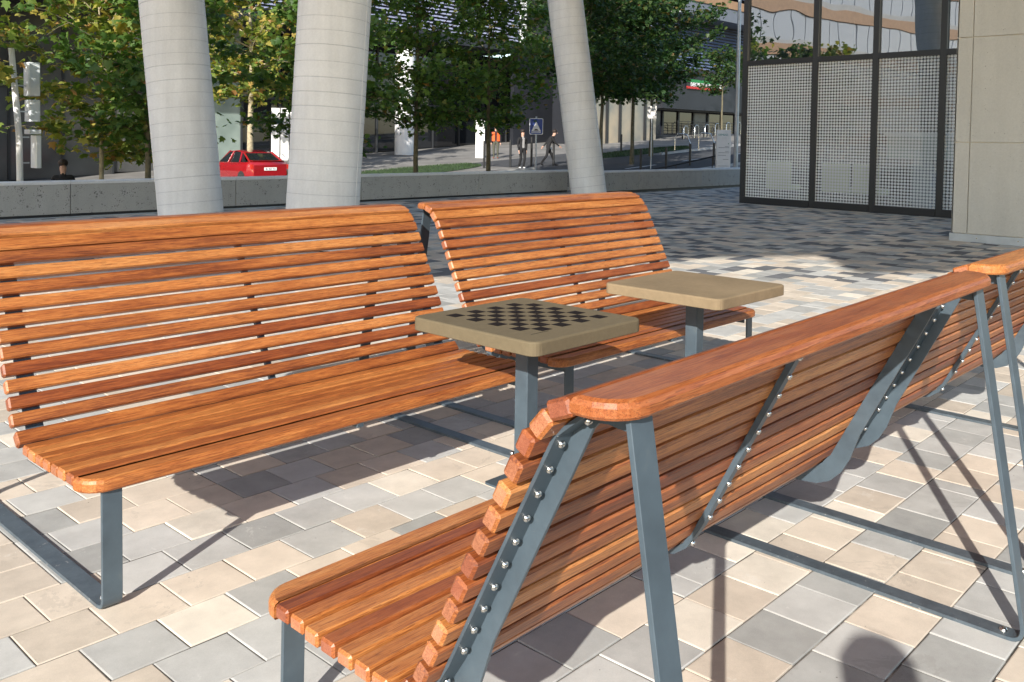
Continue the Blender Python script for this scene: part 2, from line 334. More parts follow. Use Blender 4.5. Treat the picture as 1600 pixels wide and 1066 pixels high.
# ------------------------------------------------------------------ plaza pavement
def plaza():
    rr = random.Random(11)
    base = MB(); base.box(-14, 60, -14, 17.3, -0.25, -0.0045); base.build('plaza_ground', SAND, kind='structure')
    root = empty('plaza_pavement', kind='structure')
    pitch = 0.2245; TL = 0.2375; tiles = []
    def vis(x, y):
        d = 0.7318 * x + 0.6806 * y; l = 0.6814 * x - 0.7317 * y
        if d < 0.6 or d > 36: return None
        return d if abs(l) < d * 0.60 + 0.5 else None
    k0 = int((-6 - 2.517) / pitch)
    for k in range(k0, int((17.2 - 2.517) / pitch)):
        y0 = 2.517 + k * pitch; x = 1.086 - 17 * TL - (TL / 2 if k % 2 else 0.0); pend = 0
        while x < 36:
            u = rr.random(); far = 0.7318 * x + 0.68 * y0
            if pend: ln = pend; pend = 0
            elif u < 0.05: ln = TL * 1.5; pend = TL * 0.5
            else: ln = TL
            d = vis(x + ln / 2, y0 + pitch / 2)
            if d is not None and not (y0 > 15.7 and x > 20.9) and y0 < 16.93:
                t = rr.random()
                if far < 10: ci = 0 if t < 0.44 else (4 if t < 0.56 else (1 if t < 0.90 else 2))
                else: ci = 0 if t < 0.32 else (4 if t < 0.42 else (1 if t < 0.60 else (2 if t < 0.78 else 3)))
                tiles.append((d, x, y0, ln, ci))
            x += ln
    tiles.sort()
    meshes = {}
    def tile_mesh(ln, ci, v):
        key = (ln, ci, v)
        if key not in meshes:
            mb = MB(); g = 0.0028
            r2 = random.Random(v * 7 + int(ln * 1000))
            p = [(g, g), (ln - g, g), (ln - g, pitch - g), (g, pitch - g)]
            p = [(a + r2.uniform(-.0016, .0016), b + r2.uniform(-.0016, .0016)) for a, b in p]
            c = 0.0035; q = inset(p, c)
            mb.loops([[(a, b, -0.03) for a, b in p], [(a, b, -0.0013) for a, b in p], [(a, b, 0.0) for a, b in q]], caps=(False, True))
            meshes[key] = mb.mesh('paver', PV[ci])
        return meshes[key]
    for d, x, y, ln, ci in tiles[:300]:
        link('paver', tile_mesh(ln, ci, rr.randrange(3)), root, (x, y, rr.uniform(-0.0014, 0.0014)), (rr.uniform(-.003, .003), rr.uniform(-.003, .003), rr.uniform(-.002, .002)))
    mb = MB(); g = 0.0028
    for d, x, y, ln, ci in tiles[300:]:
        z = rr.uniform(-0.0015, 0.0015); a, b = rr.uniform(-.0006, .0006), rr.uniform(-.0006, .0006)
        p = [(x + g, y + g), (x + ln - g, y + g), (x + ln - g, y + pitch - g), (x + g, y + pitch - g)]
        if d < 9:
            q = inset(p, 0.0035)
            mb.loops([[(u, v, -0.02) for u, v in p], [(u, v, z - 0.0013) for u, v in p], [(q[0][0], q[0][1], z - a), (q[1][0], q[1][1], z + a), (q[2][0], q[2][1], z + b), (q[3][0], q[3][1], z - b)]], ci, caps=(False, True))
        else:
            mb.loops([[(u, v, -0.02) for u, v in p], [(p[0][0], p[0][1], z), (p[1][0], p[1][1], z + a), (p[2][0], p[2][1], z + b), (p[3][0], p[3][1], z)]], ci, caps=(False, True))
    mb.build('paver', PV, root, kind='stuff')
plaza()

# ------------------------------------------------------------------ street beyond the parapet
def tz(x, y):
    xx = min(max(x, 2.0), 62.0)
    return -1.94 + 0.06385 * xx + 0.00476 * min(max(y, 17), 45)
def sheet(name, xs, ys, m, off=0.0, kind='structure', **kw):
    mb = MB(); nx, ny = len(xs), len(ys)
    vs = [(x, y, tz(x, y) + off) for y in ys for x in xs]
    mb.add(vs, [(j * nx + i, j * nx + i + 1, (j + 1) * nx + i + 1, (j + 1) * nx + i) for j in range(ny - 1) for i in range(nx - 1)])
    return mb.build(name, m, kind=kind, **kw)
XS = [-160, -60, -20, 2, 10, 20, 30, 40, 50, 62, 90, 160, 260]
sheet('street_ground', XS, [17.6, 20, 30, 45, 46, 160, 260], SLABS)
sheet('road', XS[:10] + [90], [20.8, 24, 27.4], ASPH, 0.006)
sheet('side_road', [31.5, 36, 41], [27.404, 30, 33], ASPH, 0.006)
def kerb(name, x0, x1, y0, y1):
    mb = MB(); n = 14
    for i in range(n):
        a = x0 + (x1 - x0) * i / n; b = x0 + (x1 - x0) * (i + 1) / n
        mb.add([(a, y0, tz(a, y0) - .05), (b, y0, tz(b, y0) - .05), (b, y1, tz(b, y1) - .05), (a, y1, tz(a, y1) - .05), (a, y0, tz(a, y0) + .11), (b, y0, tz(b, y0) + .11), (b, y1, tz(b, y1) + .11), (a, y1, tz(a, y1) + .11)],
               [(0, 3, 2, 1), (4, 5, 6, 7), (0, 1, 5, 4), (1, 2, 6, 5), (2, 3, 7, 6), (3, 0, 4, 7)])
    mb.build(name, KERB, kind='structure')
kerb('kerb', 2, 31, 27.45, 27.6); kerb('kerb', 41.3, 62, 27.45, 27.6); kerb('kerb', 2, 60, 20.5, 20.65)
mb = MB()
for i, (x0, x1, y) in enumerate([(38, 41, 24.0), (43, 46, 24.0), (48, 51, 24.0), (33.2, 35.6, 23.9)]):
    mb.add([(x0, y, tz(x0, y) + .011), (x1, y, tz(x1, y) + .011), (x1, y + .15, tz(x1, y) + .0112), (x0, y + .15, tz(x0, y) + .0112)], [(0, 1, 2, 3)])
mb.build('road_marking', MARK, kind='structure')
def grass_patch(x0, x1, y0, y1, seed, label):
    r = random.Random(seed); mb = MB(); n = 14; m = 6
    def edge(t): return math.sin(math.pi * t) ** 0.4
    vs = []
    for j in range(m + 1):
        for i in range(n + 1):
            x = x0 + (x1 - x0) * i / n; yy = y0 + (y1 - y0) * (0.5 + (j / m - 0.5) * edge(0.02 + 0.96 * i / n))
            vs.append((x, yy, tz(x, yy) + 0.02 + 0.13 * math.sin(math.pi * j / m) * edge(0.02 + .96 * i / n)))
    mb.add(vs, [(j * (n + 1) + i, j * (n + 1) + i + 1, (j + 1) * (n + 1) + i + 1, (j + 1) * (n + 1) + i) for j in range(m) for i in range(n)])
    for _ in range(5200):
        i = r.random(); j = r.random(); x = x0 + (x1 - x0) * i; yy = y0 + (y1 - y0) * (0.5 + (j - 0.5) * edge(0.02 + .96 * i)); z = tz(x, yy) + 0.02 + 0.12 * math.sin(math.pi * j) * edge(.02 + .96 * i)
        a = r.random() * 6.28; h = r.uniform(.05, .12); w_ = .012
        mb.add([(x - w_ * math.cos(a), yy - w_ * math.sin(a), z), (x + w_ * math.cos(a), yy + w_ * math.sin(a), z), (x + r.uniform(-.04, .04), yy + r.uniform(-.04, .04), z + h)], [(0, 1, 2)])
    mb.build('grass', GRASSM, kind='stuff', label=label, cat='grass')
grass_patch(21.0, 31.5, 30.2, 33.6, 1, 'shaded green grass bed on the pavement left of the white information column')
grass_patch(36.5, 47.0, 28.4, 30.6, 2, 'narrow green grass bed behind the dark bollards to the right of the leaning column')

# ------------------------------------------------------------------ parapet wall
def parapet():
    root = empty('parapet_wall', (0, 17, 0), label='low grey exposed aggregate concrete parapet wall with pale cap running behind the columns', cat='wall')
    def seg(x0, x1, y, name='wall_panel'):
        mb = MB(); prism(mb, chamfered(x0 + .006, x1 - .006, y - 17, y - 17 + .30, 0.008), 'z', 0.07, 0.60); mb.build(name, CONC_WALL, root)
        mb = MB(); prism(mb, [(y - 17 - .012, 0.603), (y - 17 + .312, 0.603), (y - 17 + .312, 0.66), (y - 17 + 0.022, 0.672), (y - 17 - .012, 0.645)], 'x', x0 + .003, x1 - .003); mb.build('coping_stone', CONC_CAP, root)
    js = [-9.0, -4.6, -0.9, 2.9, 6.6, 9.9, 13.14, 17.01, 20.70]
    for a, b in zip(js[:-1], js[1:]): seg(a, b, 17.0)
    js = [20.75, 22.87, 26.43, 29.9, 33.4, 37.0]
    for a, b in zip(js[:-1], js[1:]): seg(a, b, 16.0)
    mb = MB(); mb.box(20.72, 20.99, -0.69, -0.002, 0.07, 0.655); mb.build('return_panel', CONC_WALL, root)
    mb = MB(); mb.box(-9, 20.7, 0.03, 0.28, -0.02, 0.069); mb.box(20.8, 37, -0.97, -0.72, -0.02, 0.069); mb.build('recessed_plinth', DARK, root)
    mb = MB(); mb.box(-9, 20.7, -0.02, 0.028, 0.0, 0.022); mb.build('drip_strip', GALV, root)
parapet()

# ------------------------------------------------------------------ big leaning columns
def column(base, top, rad, label, ring=0.21, seed=1, topz=12.0):
    r = random.Random(seed); b = Vector(base); t = Vector(top); ax = (t - b); b = b - ax * (b.z / ax.z); Lx = ax * ((topz - b.z) / ax.z); H = Lx.length
    root = empty('leaning_column', b, label=label, cat='column', group='leaning round concrete columns')
    zs = []; z = 0.0; mi = []
    rings = []; n = 40; q = Lx.to_track_quat('Z', 'Y')
    def ringat(s, rr): return [q @ Vector((rr * math.cos(2 * math.pi * j / n), rr * math.sin(2 * math.pi * j / n), s)) for j in range(n)]
    mb = MB(); s = 0.05; prev = ringat(0, rad)
    while s < H:
        g = 0.006 if r.random() < .8 else 0.010
        off = r.uniform(-.0025, .0025)
        a = ringat(s, rad + off); bb = ringat(s + g * .3, rad - .0045); cc = ringat(s + g, rad - .0045); dd = ringat(s + g * 1.3, rad)
        mb.loops([prev, a], 0, True, caps=(False, False)); mb.loops([a, bb, cc, dd], 1, False, caps=(False, False)); prev = dd; s += ring * r.uniform(.86, 1.12)
    mb.loops([prev, ringat(H, rad)], 0, True, caps=(False, True))
    mb.build('shaft', [CONC_COL, CONC_GROOVE], root)
    # shallow vertical shutter seams standing a touch proud
    for a in (3.7, 4.6, 5.4):
        sm = MB(); a0 = a; k = 0.007
        sm.loops([[q @ Vector(((rad + .0035) * math.cos(a0 + d), (rad + .0035) * math.sin(a0 + d), s_)) for d in (-k, k)] + [q @ Vector(((rad - .01) * math.cos(a0 + d), (rad - .01) * math.sin(a0 + d), s_)) for d in (k, -k)] for s_ in (0.0, H)], 0)
        sm.build('shutter_seam', CONC_COL, root)
    return root, q, rad
column((7.22, 13.77, 0.28), (7.06, 14.12, 3.70), 0.50, 'leftmost pale grey concrete column, leaning left, behind the left slatted bench', seed=3)
column((7.43, 10.47, 0.55), (7.59, 10.45, 3.42), 0.497, 'middle pale grey concrete column leaning slightly right between red car and green trees', seed=5)
rt, q3, r3 = column((19.72, 15.45, 0.08), (19.36, 16.12, 5.38), 0.487, 'far patched concrete column leaning left, right of the pedestrians', seed=9, ring=0.26)
PATCH = concrete('column_repair_patch', (0.36, 0.36, 0.33)); PATCHL = concrete('column_pale_patch', (0.66, 0.65, 0.62))
for (s0, s1, a0, a1, m_) in [(4.10, 4.40, 3.95, 4.5, PATCH), (4.15, 4.42, 3.50, 3.75, PATCHL), (4.10, 4.40, 3.25, 3.48, PATCH), (1.35, 1.75, 3.9, 4.35, PATCH), (1.3, 1.6, 3.55, 3.72, PATCHL)]:
    mb = MB(); n = 8
    mb.loops([[q3 @ Vector(((r3 + .004) * math.cos(a0 + (a1 - a0) * i / n), (r3 + .004) * math.sin(a0 + (a1 - a0) * i / n), s)) for i in range(n + 1)] + [q3 @ Vector(((r3 - .02) * math.cos(a1 + (a0 - a1) * i / n), (r3 - .02) * math.sin(a1 + (a0 - a1) * i / n), s)) for i in range(n + 1)] for s in (s0, s1)])
    mb.build('repair_patch', m_, rt)

# ------------------------------------------------------------------ unseen building overhead; slab added and shaped to cast the plaza shade
HS = 12.0; kx = math.cos(SUN_AZ) / math.tan(SUN_EL); ky = math.sin(SUN_AZ) / math.tan(SUN_EL)
edge = [(-14, 11.0), (3.5, 9.3), (6.9, 7.35), (10.5, 6.35), (12.1, 5.4), (10.7, 4.35), (16, 1.2), (26, -4.0), (46, -4), (46, 24), (32.2, 24), (19, 21.5), (-14, 20)]
poly = [(x - kx * HS, y - ky * HS) for x, y in edge]
mb = MB(); prism(mb, poly, 'z', HS, HS + 1.2)
mb.build('overhead_shade_slab', [OFFW], label='unseen pale building slab above the plaza, shaped to cast its shade', cat='building')

# ------------------------------------------------------------------ glass pavilion at right
def pavilion():
    root = empty('glass_pavilion', (21.1, 11.6, 0), label='dark framed glass pavilion with white dotted lower panes beside the beige wall', cat='building')
    ox, oy = 21.1, 11.6
    # facade line from (21.1,11.6) to (20.4,4.9)
    ys = [11.56, 9.62, 8.13, 6.63, 4.9]
    def fx(y): return 21.15 + (y - 11.6) * 0.085
    for a, b in zip(ys[:-1], ys[1:]):
        for z0, z1, m_ in ((0.17, 3.50, FRIT), (3.62, 12.0, GLASS)):
            p = MB(); p.add([(fx(a) - ox, a - oy, z0), (fx(b) - ox, b - oy, z0), (fx(b) - ox, b - oy, z1), (fx(a) - ox, a - oy, z1)], [(0, 1, 2, 3)]); p.build('window_pane', m_, root)
    for y in ys:
        p = MB(); p.box(fx(y) - .07 - ox, fx(y) + .10 - ox, y - .065 - oy, y + .065 - oy, 0.0, 12.0); p.build('mullion', DARK, root)
    for a, b in zip(ys[:-1], ys[1:]):
        for z0, z1, d in ((0.0, 0.17, .10), (3.50, 3.62, .08)):
            p = MB(); ya, yb = a - .064, b + .064
            p.add([(fx(ya) - d - ox, ya - oy, z0), (fx(yb) - d - ox, yb - oy, z0), (fx(yb) + .08 - ox, yb - oy, z0), (fx(ya) + .08 - ox, ya - oy, z0), (fx(ya) - d - ox, ya - oy, z1), (fx(yb) - d - ox, yb - oy, z1), (fx(yb) + .08 - ox, yb - oy, z1), (fx(ya) + .08 - ox, ya - oy, z1)],
                  [(0, 3, 2, 1), (4, 5, 6, 7), (0, 1, 5, 4), (1, 2, 6, 5), (2, 3, 7, 6), (3, 0, 4, 7)]); p.build('transom' if z0 > 1 else 'sill', DARK, root)
    # corner post stack of stone faced pier
    p = MB(); p.box(0.12, 7.5, -8.0, 0.04, -0.02, 0.02); p.build('floor', plain('pavilion_floor', (0.10, 0.10, 0.10), 0.4), root)
    p = MB(); p.box(6.8, 7.0, -8.0, 0.04, 0.02, 12.0); p.build('back_wall', plain('pavilion_back_wall', (0.055, 0.055, 0.06), 0.7), root)
    p = MB(); p.box(0.12, 6.79, -0.02, 0.04, 0.02, 12.0); p.build('side_wall', plain('pavilion_side_wall', (0.06, 0.062, 0.07), 0.6), root)
    p = MB(); p.box(0.5, 6.7, -6.9, -0.1, 3.55, 3.7); p.build('inner_floor_slab', plain('pavilion_slab', (0.12, 0.12, 0.12), 0.7), root)
pavilion()
CHAIRM = plain('pale_lime_upholstery', (0.85, 0.88, 0.68), 0.8)
def armchair():
    t = empty('lounge_chair', (0, 0, 0), label='x', cat='chair', group='pale chairs behind the dotted glass')
    m = MB(); prism(m, chamfered(-.33, .33, -.04, .05, .02), 'z', .36, 1.05, .02); m.build('backrest', CHAIRM, t)
    m = MB(); prism(m, chamfered(-.33, .33, .06, .62, .03), 'z', .34, .48, .02); m.build('seat', CHAIRM, t)
    for sx in (-.28, .28):
        for sy in (.02, .56):
            m = MB(); m.tube([(sx, sy, 0), (sx, sy, .345)], .015, 6); m.build('leg', STEEL, t)
    return t
c0 = armchair()
for i, (x, y, lab) in enumerate([(21.75, 10.9, 'pale lime chair behind the leftmost dotted glass pane'), (21.65, 9.35, 'pale lime chair just right of the second glass mullion'), (21.6, 8.6, 'pale lime chair in the middle of the second dotted pane')]):
    o = c0 if i == 0 else copy_tree(c0); o.location = (x, y, 0.02); o.rotation_euler = (0, 0, -math.pi / 2 + (0, .1, -.08)[i]); o['label'] = lab
t = empty('reception_counter', (21.55, 7.25, .02), label='pale green counter with grey drawer front behind the third glass pane', cat='counter')
m = MB(); m.box(-.3, .4, -1.0, .75, 1.2, 1.75); m.build('counter_front', plain('pale_green_panel', (0.42, 0.50, 0.47), 0.5), t)
m = MB(); m.box(-.28, .4, -.25, .15, 0, 1.195); m.build('pedestal', plain('grey_panel', (0.35, 0.39, 0.42), 0.5), t)
m = MB(); m.box(-.35, .45, -1.05, .8, 1.755, 1.8); m.build('counter_top', WHITE, t)

# ------------------------------------------------------------------ beige concrete wall at far right
def beige_wall():
    root = empty('concrete_wall', (15.8, 4.86, 0), label='tall beige exposed concrete wall at the right edge with pale joints and metal plinth', cat='wall')
    b = MB(); b.box(0.03, 0.9, -7.0, -0.02, 0, 12.0); b.build('joint_backing', plain('pale_joint_mortar', (0.66, 0.62, 0.53), 0.8), root)
    cols = [(-0.235, 0.0), (-2.6, -0.247), (-5.0, -2.612), (-7.0, -5.012)]; rows = [(0.135, 1.60), (1.612, 3.29), (3.302, 5.0), (5.012, 12.0)]
    for y0, y1 in cols:
        for z0, z1 in rows:
            p = MB(); prism(p, [(y0, z0), (y1, z0), (y1, z1), (y0, z1)], 'x', 0.0, 0.028, .003); p.build('wall_panel', CONC_RIGHT, root)
    p = MB(); p.box(0.0, 0.9, -0.019, 0.0, 0.14, 12.0); p.build('end_panel', CONC_RIGHT, root)
    p = MB(); p.box(-0.03, 0.028, -7.0, 0.02, 0, 0.125); p.build('metal_plinth', GALV, root)
    for y in (-.4, -1.0, -1.6, -2.2):
        p = MB(); p.tube([(-.031, y, .07), (-.038, y, .07)], .012, 8); p.build('rivet', STEEL, root)
beige_wall()

# ------------------------------------------------------------------ benches
STEP = Vector((-0.0285, -0.0555)); TH = 0.037
def slat_defs(rr0=random.Random(2)):
    """(kind, lower front corner (d,z), direction along the front face, face width)"""
    out = []
    u = (-STEP).normalized()
    for i in range(11):
        g = Vector((0.946, 1.034)) + STEP * i; out.append(('back_slat', g + u * 0.0015, u, 0.0472))
    out.append(('back_slat', Vector((0.606, 0.430)), Vector((0.70, 0.714)), 0.054))     # twelfth, leaning into the seat
    for i in range(7):
        d0 = 0.138 + 0.0648 * i; out.append(('seat_slat', Vector((d0, 0.439 - 0.0030 * (i > 1) - 0.003 * (i > 3) + rr0.uniform(-.0012, .0012))), Vector((1, 0)), 0.0535))
    out.append(('back_slat', Vector((0.978, 1.083)), Vector((0.66, 0.751)), 0.055))
    out.append(('back_slat', Vector((1.022, 1.137)), Vector((0.93, 0.368)), 0.057))
    return out
SD = slat_defs()
def bench(label, loc, rz, Lb, xf, xs, screws, dz=(0.0, 0.0), seed=1):
    """local x along the bench from 0 to Lb, y = depth from the seat front, z up; dz = (offset at x=0, slope)"""
    rr = random.Random(seed)
    root = empty('park_bench', loc, rz, label=label, cat='bench', group='slatted timber benches on the plaza')
    za = lambda x: dz[0] + dz[1] * x
    me = {}
    def smesh(wd):
        if wd not in me:
            mb = MB(); prism(mb, chamfered(0, wd, -TH, 0, .0052), 'x', 0, Lb, .006, 0, 1); me[wd] = mb.mesh('slat', [WOOD, WOODEND])
        return me[wd]
    for name, g, u, wd in SD:
        ang = math.atan2(u.y, u.x)
        link(name, smesh(wd), root, (rr.uniform(-.002, .002), g.x, g.y + za(0)), (ang, -math.atan(dz[1]), 0) if abs(dz[1]) < 1e-6 else Matrix.LocRotScale(None, (Matrix.Rotation(-math.atan(dz[1]), 3, 'Y') @ Matrix.Rotation(ang, 3, 'X')), None).to_euler())
    def edge_slat(name, d0, d1, ztop, th, front):
        r = 0.085; mb = MB()
        if front: pl = [(Lb, d1), (0, d1), (0, d0 + r)] + arc(r, d0 + r, r, math.pi, 1.5 * math.pi, 6)[1:] + arc(Lb - r, d0 + r, r, 1.5 * math.pi, 2 * math.pi, 6)
        else: pl = [(0, d0), (Lb, d0), (Lb, d1 - r)] + arc(Lb - r, d1 - r, r, 0, .5 * math.pi, 6)[1:] + arc(r, d1 - r, r, .5 * math.pi, math.pi, 6)
        q1 = inset(pl, .005); q2 = inset(pl, .014)
        rings = [[(x, y, -th) for x, y in q1], [(x, y, -th + .006) for x, y in pl], [(x, y, -.014) for x, y in pl], [(x, y, -.005) for x, y in q1], [(x, y, 0) for x, y in q2]]
        mb.loops(rings, 0, False)
        mb.build(name, [WOOD], root, (0, 0, ztop + za(0)), (0, -math.atan(dz[1]), 0))
    edge_slat('front_slat', 0.046, 0.132, 0.438, 0.044, True)
    edge_slat('top_slat', 1.082, 1.192, 1.163, 0.036, False)
    # back line of the slats (where steel lies)
    nrm = Vector((-u_.y, u_.x)) if False else None
    uu = (-STEP).normalized(); nb = Vector((uu.y, -uu.x))                       # backwards and down
    def bk(i, off=0.0): return Vector((0.946, 1.034)) + STEP * i + uu * 0.025 + nb * (TH + off)
    line = [bk(-0.6), bk(10.3)]
    inner = [(1.085, 1.122), (1.040, 1.092), tuple(bk(-0.35)), tuple(bk(9.6)), (0.668, 0.432), (0.635, 0.408), (0.590, 0.398), (0.10, 0.395)]
    W = 0.066
    for k, x in enumerate(xf):
        right = k == 1; h = za(x)
        x0, x1 = x, x + W
        # bent flat bar: front leg, rail, rear leg
        pts = [(0.066, 0.392 + h), (0.060, 0.0), (1.345, 0.0), (1.166, 1.125 + h)]
        path = round_path(pts, [0.045, 0.05], 7)
        # path: front top -> bottom -> back -> rear top ; left side of travel is the inside
        i1 = 8 + 1; i2 = 9
        parts = [('leg', path[:9], METAL), ('rail', [path[8], path[9]], RAILM), ('leg', path[9:], METAL)]
        for nm, pp, m_ in parts:
            mb = MB(); prism(mb, strip(pp, 0.012), 'x', x0, x1, .0015 if nm != 'rail' else 0); mb.build(nm, m_, root)
        for d in (0.13, 1.27):
            mb = MB(); mb.loops([[((x0 + x1) / 2 + rr_ * math.cos(a), d + rr_ * math.sin(a), zz) for a in [2 * math.pi * j / 10 for j in range(10)]] for rr_, zz in ((.013, .0125), (.012, .019), (.007, .023), (.001, .0245))], 0, True); mb.build('bolt', STEEL, root)
        # side plate following the slats
        px = (x0 + 0.040) if not right else (x0 + 0.018)
        outer = [(0.10, 0.352), (0.58, 0.345), (0.645, 0.350), (0.695, 0.372), (0.735, 0.412), (0.765, 0.465)]
        lowjoin = bk(8.2, 0.048); outer += [tuple(lowjoin), tuple(bk(0.9, 0.044)), (1.052, 1.068), (1.066, 1.084), (1.090, 1.087), (1.110, 1.084), (1.162, 1.082), (1.160, 1.114)]
        pol = outer + inner
        mb = MB(); prism(mb, [(a, b + h) for a, b in pol], 'x', px, px + .008); mb.build('side_plate', METAL, root)
        # flange with screws
        fx0, fx1 = (x0 - 0.012, px - .0005) if not right else (px + .0085, x0 + W + 0.012)
        fl = [(1.080, 1.1215), (1.038, 1.090), tuple(bk(-0.35)), tuple(bk(9.6)), (0.670, 0.434), (0.635, 0.4085), (0.590, 0.3975), (0.11, 0.3945)]
        stp = strip([(a, b + h) for a, b in fl][::-1], -0.008)
        mb = MB(); prism(mb, stp, 'x', fx0, fx1); mb.build('flange', METAL, root)
        if screws:
            xm = (fx0 + fx1) / 2
            for i in range(11):
                c = bk(i, 0.0085) if i < 10 else Vector((0.690, 0.448)); add_screw(root, (xm, c.x, c.y + h), nb if i < 10 else Vector((0.7, -0.7)))
            add_screw(root, (xm, 1.062, 1.094 + h), Vector((0.6, -0.8)))
    for x in xs:
        h = za(x); fl = [(1.150, 1.125), (1.080, 1.1215), (1.038, 1.090), tuple(bk(-0.35)), tuple(bk(9.6)), (0.670, 0.434), (0.635, 0.4085), (0.590, 0.3975), (0.05, 0.3945)]
        base = [(a, b + h) for a, b in fl][::-1]
        mb = MB(); prism(mb, strip(base, -0.016), 'x', x - .014, x + .014); mb.build('strap', METAL, root)
        if screws:
            for i in range(11):
                c = bk(i, 0.0165) if i < 10 else Vector((0.694, 0.440)); add_screw(root, (x, c.x, c.y + h), nb if i < 10 else Vector((0.7, -0.7)))
    return root
def screw_mesh():
    mb = MB(); rings = [[(r * math.cos(2 * math.pi * j / 12), r * math.sin(2 * math.pi * j / 12), z) for j in range(12)] for r, z in ((.0085, 0), (.0085, .002), (.0078, .005), (.0055, .0075), (.003, .0082), (.0022, .0055))]
    mb.loops(rings, 0, True, caps=(False, True)); return mb.mesh('screw', STEEL)
SCREW = screw_mesh()
def add_screw(root, p, n2):
    n3 = Vector((0, n2.x, n2.y)).normalized(); o = link('screw', SCREW, root, p, n3.to_track_quat('Z', 'X').to_euler())
u_ = Vector((0, 0))
YA = 2.835
A0, A1 = 1.157, 3.319
bench('long orange brown slatted bench at the left edge, facing the chess table', (A0, YA, 0), 0, A1 - A0, (1.221 - A0, 3.189 - A0), ((A1 - A0) * 0.5,), False, seed=21)
B0, B1 = 3.477, 5.535
bench('orange slatted bench beyond the first, behind the two square tables', (B0, YA, 0), 0, B1 - B0, (3.541 - B0, B1 - .13 - B0), (1.03,), False, seed=5)
# benches C and D turn their backs to the camera: local x runs from the far end to the near end
def place_back(label, xn, xf_, strap, yoff, zn, zf, seed):
    Lb = xf_ - xn; th = -0.018
    # far end in the rotated row frame
    def W_(x, d):
        y = 2.0874 + yoff - d; x0 = 1.309
        return (x0 + (x - x0) * math.cos(th) - (y - 2.0874) * math.sin(th), 2.0874 + (x - x0) * math.sin(th) + (y - 2.0874) * math.cos(th), 0)
    loc = W_(xf_, 0)
    return bench(label, loc, math.pi + th, Lb, (0.064, Lb - 0.064 - 0.066), (Lb - (strap - xn),), True, (zf, (zn - zf) / Lb), seed)
place_back('nearest slatted bench in the right foreground, seen from behind with steel screws and side plates', 1.245, 3.264, 2.265, -0.012, -0.068, -0.035, 33)
place_back('slatted bench cut off by the right edge, seen from behind beyond the nearest one', 3.560, 5.60, 4.50, 0.060, -0.048, -0.03, 44)

# ------------------------------------------------------------------ tables
def table(label, x, y, m_top, chess):
    root = empty('concrete_table', (x, y, 0), label=label, cat='table', group='square concrete topped tables')
    h = 0.3655; r = .045
    pl = arc(h - r, -h + r, r, -math.pi / 2, 0, 5) + arc(h - r, h - r, r, 0, math.pi / 2, 5) + arc(-h + r, h - r, r, math.pi / 2, math.pi, 5) + arc(-h + r, -h + r, r, math.pi, 1.5 * math.pi, 5)
    q1 = inset(pl, .0025); q2 = inset(pl, .008)
    mb = MB(); mb.loops([[(a, b, .692) for a, b in q1], [(a, b, .695) for a, b in pl], [(a, b, .742) for a, b in pl], [(a, b, .7475) for a, b in q1], [(a, b, .75) for a, b in q2]]); mb.build('table_top', m_top, root)
    mb = MB(); prism(mb, chamfered(-.0375, .0375, -.0375, .0375, .004), 'z', .0, .684); mb.build('post', METAL, root)
    mb = MB(); prism(mb, chamfered(-.2, .2, -.2, .2, .01), 'z', .684, .6915); mb.build('mounting_plate', METAL, root)
    mb = MB(); mb.box(-.19, .19, -.02, .02, .66, .6835); mb.build('bracket', METAL, root)
    mb = MB(); prism(mb, chamfered(-.13, .13, -.13, .13, .01), 'z', .001, .010); mb.build('base_plate', METAL, root)
    if chess:
        s = 0.0645; sm = MB(); sm.box(-s / 2 + .001, s / 2 - .001, -s / 2 + .001, s / 2 - .001, -.004, 0.0); sme = sm.mesh('inlay_square', INLAY)
        for i in range(8):
            for j in range(8):
                if (i + j) % 2 == 1: link('inlay_square', sme, root, (0.018 + (i - 3.5) * s, 0.018 + (j - 3.5) * s, 0.7508))
        mb = MB(); mb.box(-.26, -.15, -.253, -.250, .7502, .7506); mb.build('engraved_line', INLAY, root)
table('olive concrete table with a dark inlaid chessboard, nearer to the camera', 2.997, 2.679, CONC_TAB, True)
table('plain sandy concrete table without chessboard, behind the chess table', 4.412, 2.692, CONC_TAB2, False)

